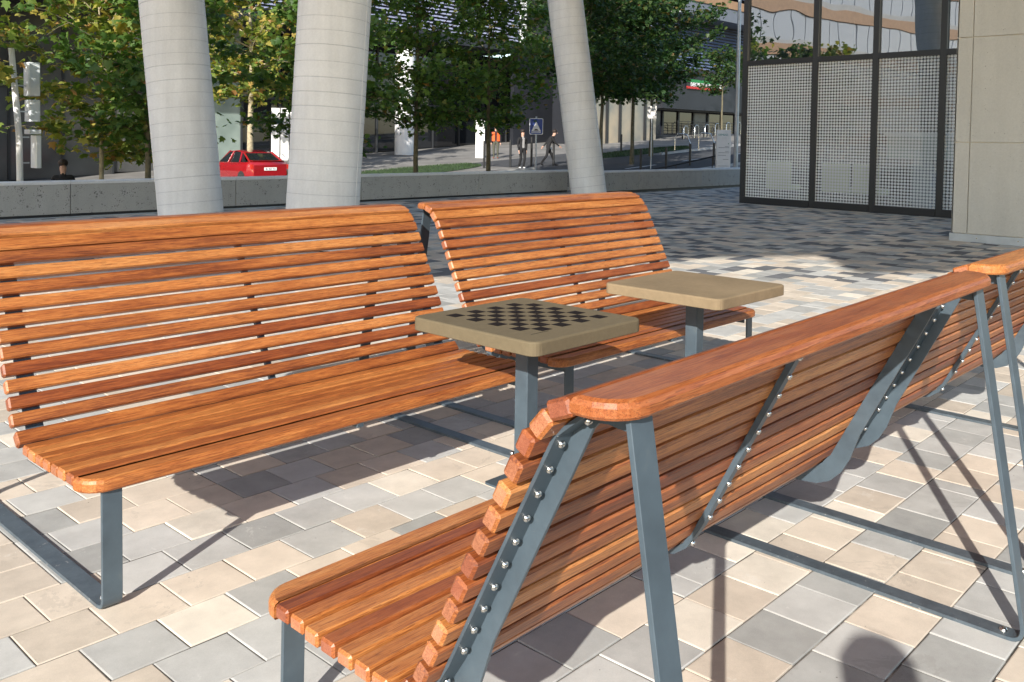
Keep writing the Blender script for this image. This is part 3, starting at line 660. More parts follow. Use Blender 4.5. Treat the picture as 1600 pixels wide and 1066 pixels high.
# ------------------------------------------------------------------ background buildings
def louvre_block(root, x0, x1, y, z0, z1, pitch, m_, axis='x'):
    mb = MB(); z = z0
    while z < z1:
        if axis == 'x': mb.add([(x0, y - .10, z), (x1, y - .10, z), (x1, y + .02, z + pitch * .55), (x0, y + .02, z + pitch * .55), (x0, y - .11, z - .02), (x1, y - .11, z - .02)], [(0, 1, 2, 3), (4, 5, 1, 0)])
        else: mb.add([(y - .10, x0, z), (y - .10, x1, z), (y + .02, x1, z + pitch * .55), (y + .02, x0, z + pitch * .55), (y - .11, x0, z - .02), (y - .11, x1, z - .02)], [(0, 1, 2, 3), (4, 5, 1, 0)])
        z += pitch
    return mb
def office():
    root = empty('office_building', (0, 0, 0), label='long office block behind the trees with pale louvres above a dark glass ground floor', cat='building')
    def P(n, x0, x1, y0, y1, z0, z1, m_): b = MB(); b.box(x0, x1, y0, y1, z0, z1); return b.build(n, m_, root)
    P('upper_wall', 10, 45.1, 41.15, 60, 7.95, 20, plain('dark_upper_wall', (0.03, 0.035, 0.055), 0.6))
    mb = louvre_block(root, 10, 44.6, 41.05, 8.0, 17.0, 0.21, LOUV); mb.build('louvre', LOUV, root, kind='stuff')
    P('edge_trim', 44.65, 45.2, 40.95, 41.14, 7.7, 17, WHITE)
    P('soffit', 10, 45.2, 40.9, 45.9, 7.3, 7.65, DGREY)
    P('fascia', 10, 44.6, 40.92, 41.12, 7.655, 7.94, DGREY)
    # ground floor glazing
    xs = [10.05]; 
    while xs[-1] < 50: xs.append(xs[-1] + 2.35)
    fr = plain('window_frame', (0.03, 0.032, 0.035), 0.4)
    rr = random.Random(4)
    for a, b in zip(xs[:-1], xs[1:]):
        c = (a + b) / 2; zb = tz(c, 45) + 0.02; m1 = WINGR if c < 23.3 else (WINGN if c < 27.4 else WINDK); m2 = WINGR if c < 19 else (WINGN if c < 27.4 else WINDK)
        w1 = MB(); w1.box(a + .05, b - .05, 45.0, 45.06, zb, 3.55); w1.build('window', m1, root)
        w2 = MB(); w2.box(a + .05, b - .05, 45.0, 45.06, 3.7, 7.3); w2.build('window', m2 if c < 27 else WINDK, root)
        m = MB(); m.box(a - .05, a + .05, 44.9, 45.07, zb - .3, 7.3); m.build('mullion', fr, root)
        m = MB(); m.box(a + .052, b - .052, 44.93, 45.058, 3.552, 3.698); m.build('transom', fr, root)
    P('interior_wall', 10, 52, 45.3, 45.5, -2, 7.3, DGREY)
    P('link_wall', 45.21, 58, 42.0, 42.3, -1, 14, DGREY)
    return root
office()
def post_panel(name, cat, label, x, y, w_, h, z0, rz, header=None):
    t = empty(name, (x, y, z0), rz, label=label, cat=cat)
    b = MB(); prism(b, chamfered(-w_ / 2, w_ / 2, -.07, .07, .01), 'z', 0, h); b.build('panel', WHITE, t)
    return t
def text(parent, s, size, loc, rot, m_, ext=.002, name='lettering', align='CENTER'):
    cu = D.curves.new('lettering', 'FONT'); cu.body = s; cu.size = size; cu.extrude = ext; cu.align_x = align; cu.resolution_u = 2
    o = D.objects.new('tmp', cu); COL.objects.link(o); dg = bpy.context.evaluated_depsgraph_get(); me = D.meshes.new_from_object(o.evaluated_get(dg)); D.objects.remove(o)
    me.materials.clear(); me.materials.append(m_); return link(name, me, parent, loc, rot)
TEAL = plain('teal_print', (0.02, 0.25, 0.27), 0.6); INK = plain('grey_print', (0.15, 0.16, 0.17), 0.6); GRN = plain('green_print', (0.03, 0.25, 0.10), 0.6)
VIEW = math.atan2(-0.7318, 0.6806)                      # panels turned about face-on to the plaza
t = post_panel('information_totem', 'sign', 'white information totem with teal SIEMENS heading beside the grey lamp post', 31.9, 18.35, .56, 2.75, -.70 + .0, VIEW * 0 - 0.82)
t.location.z = tz(31.9, 18.35) - .02; topz = 2.04 - t.location.z
for ch in t.children: ch.scale.z = topz / 2.75
text(t, 'SIEMENS', .105, (-.03, -.072, topz - .23), (math.pi / 2, 0, 0), TEAL)
for i, (s, z) in enumerate([('Healthineers', .33), ('Recepcia', .66), ('Vstup A', .86), ('Parking', 1.05)][:1]):
    text(t, '-----------', .05, (.03, -.072, topz - z), (math.pi / 2, 0, 0), INK)
for z, x0, x1 in ((.66, .05, .2), (.70, -.2, .22), (.84, .06, .2), (.90, -.2, .22), (1.0, -.22, .1), (1.16, -.02, .2), (1.42, -.22, .22)):
    b = MB(); b.box(x0, x1, -.0725, -.0705, topz - z - .007, topz - z + .007); b.build('printed_line', INK, t)
b = MB(); b.box(.17, .2, -.0725, -.0705, topz - .56, topz - .52); b.build('green_mark', GRN, t)
t = post_panel('information_totem', 'sign', 'white information totem left of the person in the orange vest', 35.4, 35.35, .5, 2.07, tz(35.4, 35.35), -.82)
for z in (1.25, 1.12, .98, .95, 1.5, .6):
    b = MB(); b.box(-.2, .2, -.0725, -.0705, z, z + .012); b.build('printed_line', INK, t)
# white round columns at the entrance
def rcol(x, y, r, z0, z1, label, m_=WHITE):
    b = MB(); n = 24; b.loops([[(r * math.cos(2 * math.pi * j / n), r * math.sin(2 * math.pi * j / n), z) for j in range(n)] for z in (0, z1 - z0)], 0, True); b.build('round_column', m_, None, (x, y, z0), label=label, cat='column')
rcol(35.3, 41.6, .58, tz(35.3, 41), 7.29, 'white round column in front of the dark glass entrance')
t = empty('poster_board', (26.3, 40.0, tz(26.3, 40)), -.45, label='white poster boards standing in a row behind the red car', cat='poster board')
for i in range(6):
    b = MB(); b.box(-.9 + i * .46, -.9 + i * .46 + .40, -.02, .02, .35, 3.0 if i < 3 else 3.1); b.build('board', WHITE, t)
    b = MB(); b.box(-.9 + i * .46 + .402, -.9 + i * .46 + .44, -.02, .02, .0, 3.1); b.build('upright', DARK, t)
t = empty('hanging_banner', (29.6, 41.5, 2.2), -.15, label='white banner with small dark heading under the louvred storey', cat='banner')
b = MB(); b.box(-1.0, 1.1, -.02, .02, 0, 1.5); b.build('cloth', WHITE, t)
text(t, 'Shop City', .22, (-.45, -.022, 1.12), (math.pi / 2, 0, 0), INK); b = MB(); b.box(-.9, .1, -.024, -.021, .8, .84); b.build('printed_line', INK, t)

TIMB = plain('shaded_timber_panel', (0.30, 0.18, 0.10), 0.7, var=0.12)  # orange timber darkened in its colour to stand in for shade
def restaurant():
    root = empty('restaurant_building', (0, 0, 0), label='dark building at right with overhanging storey, blue grey louvres and small shop sign', cat='building')
    def P(n, x0, x1, y0, y1, z0, z1, m_): b = MB(); b.box(x0, x1, y0, y1, z0, z1); return b.build(n, m_, root)
    # overhanging top storey
    P('overhang_fascia', 53.5, 120, 34.3, 48, 10.4, 11.35, FASCIA)
    P('overhang_end_wall', 53.2, 53.498, 34.3, 48, 10.4, 22, OFFW)
    x = 53.9
    while x < 90:
        P('timber_panel', x, x + 1.46, 34.22, 34.5, 11.36, 11.95, TIMB); x += 1.5
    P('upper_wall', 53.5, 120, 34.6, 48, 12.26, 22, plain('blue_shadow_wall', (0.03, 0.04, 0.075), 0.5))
    mb = louvre_block(root, 53.7, 110, 34.5, 12.3, 17, 0.25, LOUVB); mb.build('louvre', LOUVB, root, kind='stuff')
    # lower louvred wall, set back
    P('louvre_backing', 54.0, 120, 36.35, 48, 6.91, 10.39, plain('navy_backing', (0.02, 0.026, 0.05), 0.5))
    mb = louvre_block(root, 54.0, 110, 36.3, 6.98, 10.35, 0.23, LOUVB); mb.build('louvre', LOUVB, root, kind='stuff')
    P('pale_upright_block', 52.6, 53.9, 36.2, 36.5, 7.2, 9.6, LOUV)  # plain upright block in the louvre colour
    P('shop_fascia', 54.0, 120, 35.9, 36.34, 3.9, 6.9, DGREY)
    P('shop_soffit', 54.0, 120, 36.345, 40, 3.8, 6.89, DGREY)
    # shop front
    x = 54.2; i = 0
    while x < 76:
        zb = 2.05; m_ = WINDK if i % 3 else plain('navy_shop_panel', (0.025, 0.03, 0.05), 0.25)
        P('window', x, x + 1.9, 37.4, 37.5, zb, 3.79, m_); P('mullion', x + 1.91, x + 2.09, 37.3, 37.5, zb, 3.79, DARK); x += 2.1; i += 1
    P('interior_wall', 54.0, 110, 37.6, 37.8, 1.0, 3.79, DGREY)
    P('stall_riser', 54.0, 110, 37.2, 37.59, 1.0, 2.04, DGREY)
    # glazed corner facing the square (warm shop windows)
    for k in range(5):
        xa = 47.6 + k * 1.29; xb = xa + 1.2; ya = 37.0 - k * .12
        b = MB(); b.add([(xa, ya, 1.0), (xb, ya - .11, 1.0), (xb, ya - .11, 4.6), (xa, ya, 4.6)], [(0, 1, 2, 3)]); b.build('window', WINWM, root)
        b = MB(); b.box(xa - .16, xa - .01, ya - .12, ya + .1, 1.0, 7.2); b.build('mullion', DARK, root)
    P('glazed_corner_wall', 47.5, 53.9, 37.05, 40.5, 0.8, 7.2, DGREY)
    return root
restaurant()
t = empty('shop_sign', (59.3, 35.8, 5.42), 0, label='small green white and red shop sign with white lettering on the dark fascia', cat='sign')
LIT_W = plain('sign_white', (0.85, 0.85, 0.85), 0.5); SR = plain('sign_red', (0.5, 0.03, 0.03), 0.5); SG = plain('sign_green', (0.02, 0.22, 0.06), 0.5)
b = MB(); b.box(-2.4, 2.4, -.03, .03, .47, .68); b.build('green_band', SG, t)
b = MB(); b.box(-2.4, 2.4, -.03, .03, .0, .17); b.build('red_band', SR, t)
b = MB(); b.box(2.15, 2.4, -.03, .03, .172, .468); b.build('white_end', LIT_W, t)
b = MB(); b.box(-2.4, 2.148, -.025, .03, .172, .468); b.build('dark_band', DARK, t)
text(t, 'DEKTIECT  R  PONVI', .40, (-.1, -.04, .18), (math.pi / 2, 0, 0), LIT_W, .01)

# buildings outside the frame that the pavilion glass mirrors
def banded(name, x0, x1, y0, y1, h, label):
    root = empty(name, ((x0 + x1) / 2, y0, -2), label=label, cat='building'); cx = (x0 + x1) / 2
    z = 0; k = 0
    b = MB(); b.box(x0 - cx + .2, x1 - cx - .2, .25, y1 - y0, 0, h); b.build('core', DGREY, root)
    while z < h - 3.4:
        b = MB(); b.box(x0 - cx, x1 - cx, 0, .24, z, z + .9); b.box(x1 - cx - .001, x1 - cx + .2, 0.01, y1 - y0, z, z + .9); b.build('timber_band', ORANGE, root)
        b = MB(); b.box(x0 - cx, x1 - cx, .04, .24, z + .901, z + 1.3); b.build('pale_band', OFFW, root)
        n = int((x1 - x0) / 1.8)
        for i in range(n):
            a = x0 - cx + i * (x1 - x0) / n; b = MB(); b.box(a + .06, a + (x1 - x0) / n - .06, .10, .22, z + 1.301, z + 3.4); b.build('window', WINW, root)
        z += 3.45; k += 1
WINW = plain('bright_window_blind', (0.62, 0.64, 0.68), 0.15)
banded('banded_office', -55, 9.8, 40.5, 54, 26, 'sunlit office block with orange and white bands mirrored in the upper pavilion panes')

# ------------------------------------------------------------------ trees
LEAFSHAPE = np.array([(0, 0), (0.22, -0.06), (0.50, 0.10), (0.34, 0.26), (0.46, 0.62), (0.22, 0.56), (0.0, 1.0), (-0.22, 0.56), (-0.46, 0.62), (-0.34, 0.26), (-0.50, 0.10), (-0.22, -0.06)])
LF = np.array([(0, 1, 2, 3), (0, 3, 4, 5), (0, 5, 6, 7), (0, 7, 8, 9), (0, 9, 10, 11)])
def leaves_mesh(name, P_, size, m_, rs, droop=0.5):
    n = len(P_); sz = size * rs.uniform(0.65, 1.25, n)
    az = rs.uniform(0, 2 * np.pi, n); tilt = rs.normal(0, droop, n); roll = rs.normal(0, 0.45, n)
    v = np.zeros((n, 12, 3)); v[:, :, 0] = LEAFSHAPE[:, 0]; v[:, :, 1] = LEAFSHAPE[:, 1] - 0.4; v[:, :, 2] = -0.35 * np.abs(LEAFSHAPE[:, 0])
    v *= sz[:, None, None]
    def rot(v, a, i, j):
        c, s = np.cos(a)[:, None], np.sin(a)[:, None]; x = v[:, :, i] * c - v[:, :, j] * s; y = v[:, :, i] * s + v[:, :, j] * c; v[:, :, i] = x; v[:, :, j] = y
    rot(v, roll, 0, 2); rot(v, tilt - 0.5, 1, 2); rot(v, az, 0, 1)
    v += P_[:, None, :]
    faces = (LF[None] + (np.arange(n) * 12)[:, None, None]).reshape(-1, 4)
    me = D.meshes.new(name); me.vertices.add(n * 12); me.vertices.foreach_set('co', v.reshape(-1))
    me.loops.add(len(faces) * 4); me.loops.foreach_set('vertex_index', faces.reshape(-1).astype(np.int32))
    me.polygons.add(len(faces)); me.polygons.foreach_set('loop_start', np.arange(len(faces)) * 4); me.materials.append(m_); me.update(calc_edges=True); me.validate(); return me
def make_tree(name, label, x, y, h, r0, spread, zlow, nbr, nleaf, size, lm, bark, seed, lean=0.0, z0=None, group='young maple trees along the street'):
    rs = np.random.RandomState(seed); rr = random.Random(seed)
    zb = tz(x, y) if z0 is None else z0
    root = empty(name, (x, y, zb), label=label, cat='tree', group=group)
    tr = MB(); pts = []; k = 9
    for i in range(k + 1):
        t = i / k; pts.append((lean * t * h + rr.uniform(-.04, .04) * t * 2, rr.uniform(-.04, .04) * t * 2, h * t))
    tr.tube(pts, [r0 * (1.25 if i == 0 else 1) * (1 - .82 * i / k) for i in range(k + 1)], 9); tr.build('trunk', bark, root)
    br = MB(); P_ = []
    def at(t):
        f = t * k; i = min(int(f), k - 1); a, b = Vector(pts[i]), Vector(pts[i + 1]); return a.lerp(b, f - i)
    for b in range(nbr):
        t = zlow / h + (0.97 - zlow / h) * ((b + rr.random() * .8) / nbr); s = at(t)
        q = (t - zlow / h) / (1 - zlow / h); ln = spread * (0.45 + 0.85 * math.sin(math.pi * min(1, q * .85 + .12))) * rr.uniform(.75, 1.15)
        az = b * 2.4 + rr.uniform(-.5, .5); el = rr.uniform(.12, .55) + q * .45
        d = Vector((math.cos(az) * math.cos(el), math.sin(az) * math.cos(el), math.sin(el)))
        bp = [s]; p = s.copy()
        for j in range(5):
            d = (d + Vector((rr.uniform(-.22, .22), rr.uniform(-.22, .22), rr.uniform(-.18, .12)))).normalized(); p = p + d * ln / 5; bp.append(p.copy())
        rb = r0 * .34 * (1 - .5 * q); br.tube(bp, [rb * (1 - .8 * j / 5) for j in range(6)], 5)
        for j in range(1, 6):
            for tw in range(3):
                if rr.random() < .12: continue
                e = bp[j] + Vector((rr.gauss(0, 1), rr.gauss(0, 1), rr.gauss(-.05, .35))).normalized() * rr.uniform(.15, .55) * (spread / 1.7)
                br.tube([bp[j], (bp[j] + e) / 2 + Vector((0, 0, .03)), e], [.008, .006, .004], 3)
                m = max(2, int(nleaf / (nbr * 13)) + rr.randrange(-2, 3)); sig = .17 * (spread / 1.7)
                P_.append(np.array(e) + rs.normal(0, 1, (m, 3)) * np.array([sig, sig, sig * .55]))
                m2 = m // 2; tt = rs.uniform(0, 1, (m2, 1)); P_.append(np.array(bp[j]) * (1 - tt) + np.array(e) * tt + rs.normal(0, .07, (m2, 3)))
    br.build('branch', bark, root)
    P_ = np.concatenate(P_); link('crown', leaves_mesh('crown', P_, size, lm, rs), root)
    return root
T = make_tree
T('maple_tree', 'young maple with pale sunlit trunk and yellow green leaves beside the white pole', 9.25, 22.0, 6.6, .07, 2.1, 2.3, 22, 2700, .20, LEAFY, BARKL, 1)
T('maple_tree', 'young maple with olive trunk just left of the leftmost concrete column', 9.2, 19.5, 6.2, .085, 1.8, 2.5, 18, 2000, .18, LEAFG, BARKD, 2)
T('maple_tree', 'maple at the left edge with orange tinted leaves over the white pole', 4.6, 20.6, 6.8, .09, 2.0, 2.9, 18, 2000, .19, LEAFY, BARKD, 3)
T('maple_tree', 'maple with pale bare lower trunk standing behind the red car', 21.06, 35.0, 9.5, .16, 3.0, 3.4, 24, 4600, .24, LEAFY, BARKL, 4)
T('maple_tree', 'dark leaved maple hidden behind the middle concrete column', 13.4, 19.2, 6.4, .08, 2.0, 2.3, 20, 2600, .17, LEAFG, BARKD, 5)
T('maple_tree', 'green maple with straight trunk right of the middle concrete column', 17.42, 20.0, 7.2, .085, 2.5, 2.4, 24, 5000, .15, LEAFG, BARKD, 6)
T('maple_tree', 'green maple with olive trunk left of the person in the orange vest', 20.4, 20.0, 7.3, .085, 2.4, 2.4, 23, 4700, .15, LEAFG, BARKD, 7)
T('maple_tree', 'dark maple above the walking pedestrians and the blue sign', 26.9, 21.3, 7.6, .08, 2.5, 3.3, 28, 6500, .15, LEAFD, BARKD, 8)
T('maple_tree', 'dark maple just right of the far leaning column', 32.2, 24.6, 8.6, .10, 2.9, 3.0, 30, 7000, .19, LEAFD, BARKD, 9)
T('maple_tree', 'tall dark maple with thin trunk in the grass bed right of the far column', 35.4, 25.2, 8.4, .10, 3.0, 3.1, 32, 7500, .19, LEAFD, BARKD, 10)
T('maple_tree', 'rightmost large dark maple near the overhanging building', 40.2, 27.4, 8.8, .11, 2.6, 3.2, 28, 6500, .19, LEAFD, BARKD, 11)
T('maple_tree', 'small spreading tree in front of the shop sign', 54.5, 31.5, 5.4, .09, 1.7, 3.2, 16, 1500, .18, LEAFD, BARKD, 12)
T('maple_tree', 'small tree whose branches reach the grey lamp post below the louvres', 60.5, 33.0, 5.6, .09, 1.9, 4.0, 15, 1300, .18, LEAFD, BARKD, 13)

# ------------------------------------------------------------------ street furniture
def bollard(x, y, h, label, loop=False):
    t = empty('bollard', (x, y, tz(x, y)), label=label, cat='bollard', group='dark bollards along the road')
    b = MB(); b.tube([(0, 0, -.05), (0, 0, h)], .055, 12); b.build('post', DARK, t)
    if loop:
        b = MB(); b.tube([(0, 0, h), (-.12, .12, h + .42), (-.42, .42, h + .46), (-.5, .5, h + .25), (-.5, .5, h - .3)], .025, 8); b.build('hoop', STEEL, t)
for x, y, h, lab, lp in [(30.60, 30.27, 1.28, 'dark bollard beside the olive tree trunk, left of the orange vest', 0), (31.45, 29.37, 1.3, 'dark bollard between the orange vest and the walking man in grey shirt', 0),
                         (32.25, 28.75, 1.4, 'dark bollard directly behind the blue sign post', 0), (33.1, 28.1, 1.3, 'dark bollard just right of the bending man in black', 0),
                         (40.71, 29.71, 1.1, 'thin dark bollard in the grass bed right of the far column', 0), (32.84, 22.9, .95, 'short dark bollard first right of the far column behind the parapet', 0),
                         (33.9, 22.3, .95, 'short dark bollard under the small street sign', 0), (36.0, 22.4, 1.0, 'dark bollard with steel hoop, left one of the two beside the handrail', 1), (36.9, 21.7, 1.0, 'dark bollard with steel hoop nearest to the white totem', 1), (38.6, 20.5, 1.0, 'dark bollard with steel hoop right of the grey lamp post', 1)]:
    bollard(x, y, h, lab, lp)
b = MB(); b.tube([(0, 0, 0), (0, 0, 4.5), (0.02, 0, 9.0)], [.095, .08, .06], 12); b.build('lamp_post', GALV, None, (33.35, 18.6, tz(33.3, 18.6) - .02), label='tall grey steel lamp post beside the white totem', cat='lamp post')
t = empty('handrail', (30.57, 19.98, tz(30, 20)), label='sloping dark handrail ending in front of the white totem', cat='handrail')
z_ = tz(30, 20); b = MB(); b.tube([(-1.6, 1.6, .15 - z_), (0, 0, .56 - z_), (1.38, -1.47, 1.05 - z_)], .03, 8); b.build('rail', DARK, t)
for s in (-1.0, 0.2, 1.2):
    b = MB(); b.tube([(s, -s * 1.03, 0), (s, -s * 1.03, (.56 + .355 * s) - z_)], .02, 6); b.build('post', DARK, t)
# speed bump sign
t = empty('road_sign', (27.0, 23.85, tz(27, 23.85)), label='blue square road sign with white triangle and speed bump symbol on a steel pole', cat='road sign')
b = MB(); b.tube([(0, 0, 0), (0, 0, 2.55)], .035, 10); b.build('pole', GALV, t)
SB = plain('sign_blue', (0.02, 0.06, 0.28), 0.4); q = empty
sg = MB(); prism(sg, chamfered(-.27, .27, 0, .64, .03), 'y', -.055, -.045); zt = 2.38 - t.location.z - .64
plate = sg.build('sign_plate', WHITE, t, (0, 0, zt), (0, 0, -.82))
def flat(name, pl, y0, y1, m_): mb = MB(); prism(mb, pl, 'y', y0, y1); return mb.build(name, m_, plate)
flat('blue_field', chamfered(-.245, .245, .025, .615, .03), -.058, -.0551, SB)
flat('white_triangle', [(-.19, .12), (.19, .12), (0, .53)], -.0605, -.0581, WHITE)
flat('bump_symbol', [(-.13, .155), (.13, .155), (.07, .175), (.045, .215), (-.045, .215), (-.07, .175)], -.0625, -.0606, DARK)
flat('white_bar', [(-.19, .07), (.19, .07), (.19, .10), (-.19, .10)], -.0605, -.0581, WHITE)
# small street sign at right
t = empty('street_sign', (33.6, 22.9, tz(33.6, 22.9)), label='thin steel pole with small white plate in front of the shop windows', cat='road sign')
zz = 3.1 - t.location.z
b = MB(); b.tube([(0, 0, 0), (0, 0, zz)], .03, 8); b.build('pole', GALV, t)
b = MB(); b.box(-.2, .2, -.05, -.035, zz - .55, zz); b.build('sign_plate', OFFW, t, (0, 0, 0), (0, 0, -.82))
# bicycle stands and bicycles by the restaurant
def bike_rack(x, y, lab):
    t = empty('bicycle_stand', (x, y, tz(x, y)), 0.15, label=lab, cat='bicycle stand', group='bicycle stands outside the restaurant')
    b = MB(); b.tube([(-.35, 0, 0), (-.35, 0, .75), (-.2, 0, .92), (.2, 0, .92), (.35, 0, .75), (.35, 0, 0)], .03, 8); b.build('hoop', STEEL, t)
def wheel(mb, cx, r, n=20):
    mb.tube([(cx + r * math.cos(2 * math.pi * j / n), 0, r + r * math.sin(2 * math.pi * j / n)) for j in range(n + 1)], .02, 5)
def bicycle(x, y, rz, lab):
    t = empty('bicycle', (x, y, tz(x, y)), rz, label=lab, cat='bicycle', group='bicycles parked outside the restaurant')
    for cx in (-.52, .52):
        b = MB(); wheel(b, cx, .34); b.tube([(cx, -.05, .34), (cx, .05, .34)], .02, 6); b.build('wheel', TYRE, t)
        b = MB()
        for j in range(8): a = j * math.pi / 4; b.tube([(cx, 0, .34), (cx + .33 * math.cos(a), 0, .34 + .33 * math.sin(a))], .004, 3)
        b.build('spokes', STEEL, t)
    b = MB(); fr = [((-.52, .34), (-.15, .30)), ((-.15, .30), (-.28, .85)), ((-.28, .78), (.32, .78)), ((-.15, .30), (.36, .68)), ((-.52, .34), (-.25, .72)), ((.52, .34), (.32, .92))]
    for (a, c), (d, e) in fr: b.tube([(a, 0, c), (d, 0, e)], .017, 6)
    b.build('frame', STEEL, t)
    b = MB(); b.tube([(-.40, 0, .87), (-.28, 0, .89), (-.12, 0, .88)], [.06, .045, .02], 6); b.build('saddle', TYRE, t)
    b = MB(); b.tube([(.36, -.28, .98), (.33, -.1, .95), (.33, .1, .95), (.36, .28, .98)], .015, 6); b.build('handlebar', TYRE, t)
ORD = ['leftmost', 'second', 'third', 'fourth', 'fifth', 'rightmost']
for i, x in enumerate((55.0, 56.4, 57.8, 59.2, 60.8, 62.4)):
    bike_rack(x, 34.6, ORD[i] + ' steel hoop bicycle stand from the left outside the restaurant')
    if i in (0, 1, 2, 3): bicycle(x + .1, 34.9, .5 + .25 * (i % 2), 'bicycle at the ' + ORD[i] + ' hoop stand from the left outside the restaurant')
b = MB()
for i in range(5): b.tube([(-4.3, 0, .25 + i * .2), (6.5, 0, .25 + i * .2)], .018, 5)
for i in range(9): b.tube([(-4.3 + i * 1.35, 0, 0), (-4.3 + i * 1.35, 0, 1.1)], .025, 5)
b.build('terrace_railing', DARK, None, (59.5, 35.4, 1.95), label='dark horizontal railing of the restaurant terrace behind the bicycles', cat='railing')
# white pole with signs at far left
t = empty('sign_pole', (7.07, 21.0, tz(7, 21)), label='white leaning pole at the left edge carrying pale sign boxes', cat='pole')
hz = 3.3 - t.location.z
b = MB(); b.tube([(0.06, 0, 0), (0.02, 0, hz * .6), (-.13, 0, hz)], [.068, .066, .06], 14); b.build('pole', WHITE, t)
for z in (1.2, 1.75, 2.3, 2.85): 
    b = MB(); b.box(.0, .22, -.015, .015, z - t.location.z - .35, z - t.location.z - .32); b.build('bracket', GALV, t)
PLS = plain('pale_blue_white_plastic', (0.66, 0.70, 0.72), 0.4)
for z0, z1, x0, x1, lab in ((2.30, 3.02, .16, .40, 1), (1.75, 2.22, .18, .40, 2), (1.48, 1.58, .17, .42, 3), (.75, 1.46, .30, .42, 4)):
    b = MB(); prism(b, chamfered(x0, x1, -.16, .16, .02), 'z', z0 - t.location.z, z1 - t.location.z, .01); b.build('sign_box', PLS, t)

# ------------------------------------------------------------------ red car
def car():
    t = empty('red_car', (20.0, 33.5, tz(20, 33.5)), math.radians(85), label='red hatchback parked behind the parapet between the left and middle columns', cat='car')
    # stations along x (front +), half-width profile built as closed sections
    def sect(x, w0, z0, z1, zs, wtop):
        return [(x, -w0 * .9, z0), (x, -w0, z0 + .15), (x, -w0, zs), (x, -w0 * .96, z1), (x, w0 * .96, z1), (x, w0, zs), (x, w0, z0 + .15), (x, w0 * .9, z0)]
    b = MB(); st = [(-2.05, .70, .35, .86, .6), (-1.98, .80, .25, .98, .72), (-1.6, .86, .2, .98, .78), (-.8, .88, .2, .95, .78), (.6, .88, .2, .93, .76), (1.2, .86, .2, .88, .72), (1.8, .80, .22, .78, .62), (2.1, .62, .3, .62, .5)]
    b.loops([sect(x, w_, z0, z1, zs, 0) for x, w_, z0, z1, zs in st], 0, True); b.build('body', RED, t)
    b = MB(); rf = [(-1.72, .70, .98, .62), (-1.0, .74, 1.34, .60), (-.35, .75, 1.42, .60), (.25, .74, 1.38, .58), (.95, .72, .93, .64)]
    top = [[(x, -wt, z), (x, -wt * .55, z + .02), (x, wt * .55, z + .02), (x, wt, z), (x, wt, z - .035), (x, -wt, z - .035)] for x, wb, z, wt in rf]
    b.loops(top[1:4], 0, True)
    for sy in (-1, 1):
        for (xa, za, wa), (xb, zb, wb) in [((-1.78, .96, .72), (-1.0, 1.34, .60)), ((.95, .92, .70), (.25, 1.38, .58)), ((-.05, .93, .82), (-.15, 1.39, .60)), ((-1.1, .95, .83), (-.85, 1.36, .60))]:
            b.tube([(xa, sy * wa, za), (xb, sy * wb, zb)], .045, 6)
    b.build('roof', RED, t)
    g = MB(); g.add([(-1.76, -.66, .97), (-1.76, .66, .97), (-1.0, .58, 1.325), (-1.0, -.58, 1.325)], [(0, 1, 2, 3)]); g.build('rear_window', CARGL, t)
    g = MB(); g.add([(.95, -.66, .92), (.95, .66, .92), (.25, .57, 1.365), (.25, -.57, 1.365)], [(0, 3, 2, 1)]); g.build('windscreen', CARGL, t)
    for sy in (-1, 1):
        for xa, xb, xc, xd in ((-.03, .88, .24, -.13), (-1.05, -.1, -.18, -.82), (-1.6, -1.12, -.92, -1.0)):
            g = MB(); g.add([(xa, sy * .815, .94), (xb, sy * .79, .93), (xc, sy * .61, 1.36), (xd, sy * .61, 1.365)], [(0, 1, 2, 3)]); g.build('side_window', CARGL, t)
        b = MB(); b.box(-2.03, -1.9, min(sy * .5, sy * .8), max(sy * .5, sy * .8), .70, .90); b.build('tail_light', plain('tail_lamp', (0.5, 0.03, 0.02), 0.2), t)
        b = MB(); b.box(1.85, 2.0, min(sy * .45, sy * .72), max(sy * .45, sy * .72), .55, .68); b.build('headlight', PLS, t)
        b = MB(); b.box(.75, .92, min(sy * .86, sy * 1.0), max(sy * .86, sy * 1.0), .92, 1.04); b.build('mirror', RED, t)
    b = MB(); prism(b, [(-1.85, 1.0), (-1.62, 1.03), (-1.62, 1.06), (-1.88, 1.04)], 'y', -.66, .66); b.build('spoiler', RED, t)
    b = MB(); b.box(-2.075, -2.05, -.26, .26, .66, .78); p_ = b.build('number_plate', WHITE, t)
    text(p_, 'BL 427 TA', .10, (-2.077, 0, .685), (math.pi / 2, 0, -math.pi / 2), DARK)
    for x in (-1.3, 1.28):
        for sy in (-1, 1):
            b = MB(); b.tube([(x, sy * .70, .31), (x, sy * .885, .31)], .31, 20); wl = b.build('wheel', TYRE, t)
            b = MB(); b.tube([(x, sy * .886, .31), (x, sy * .892, .31)], .20, 16); b.build('rim', STEEL, wl)
    return t
car()

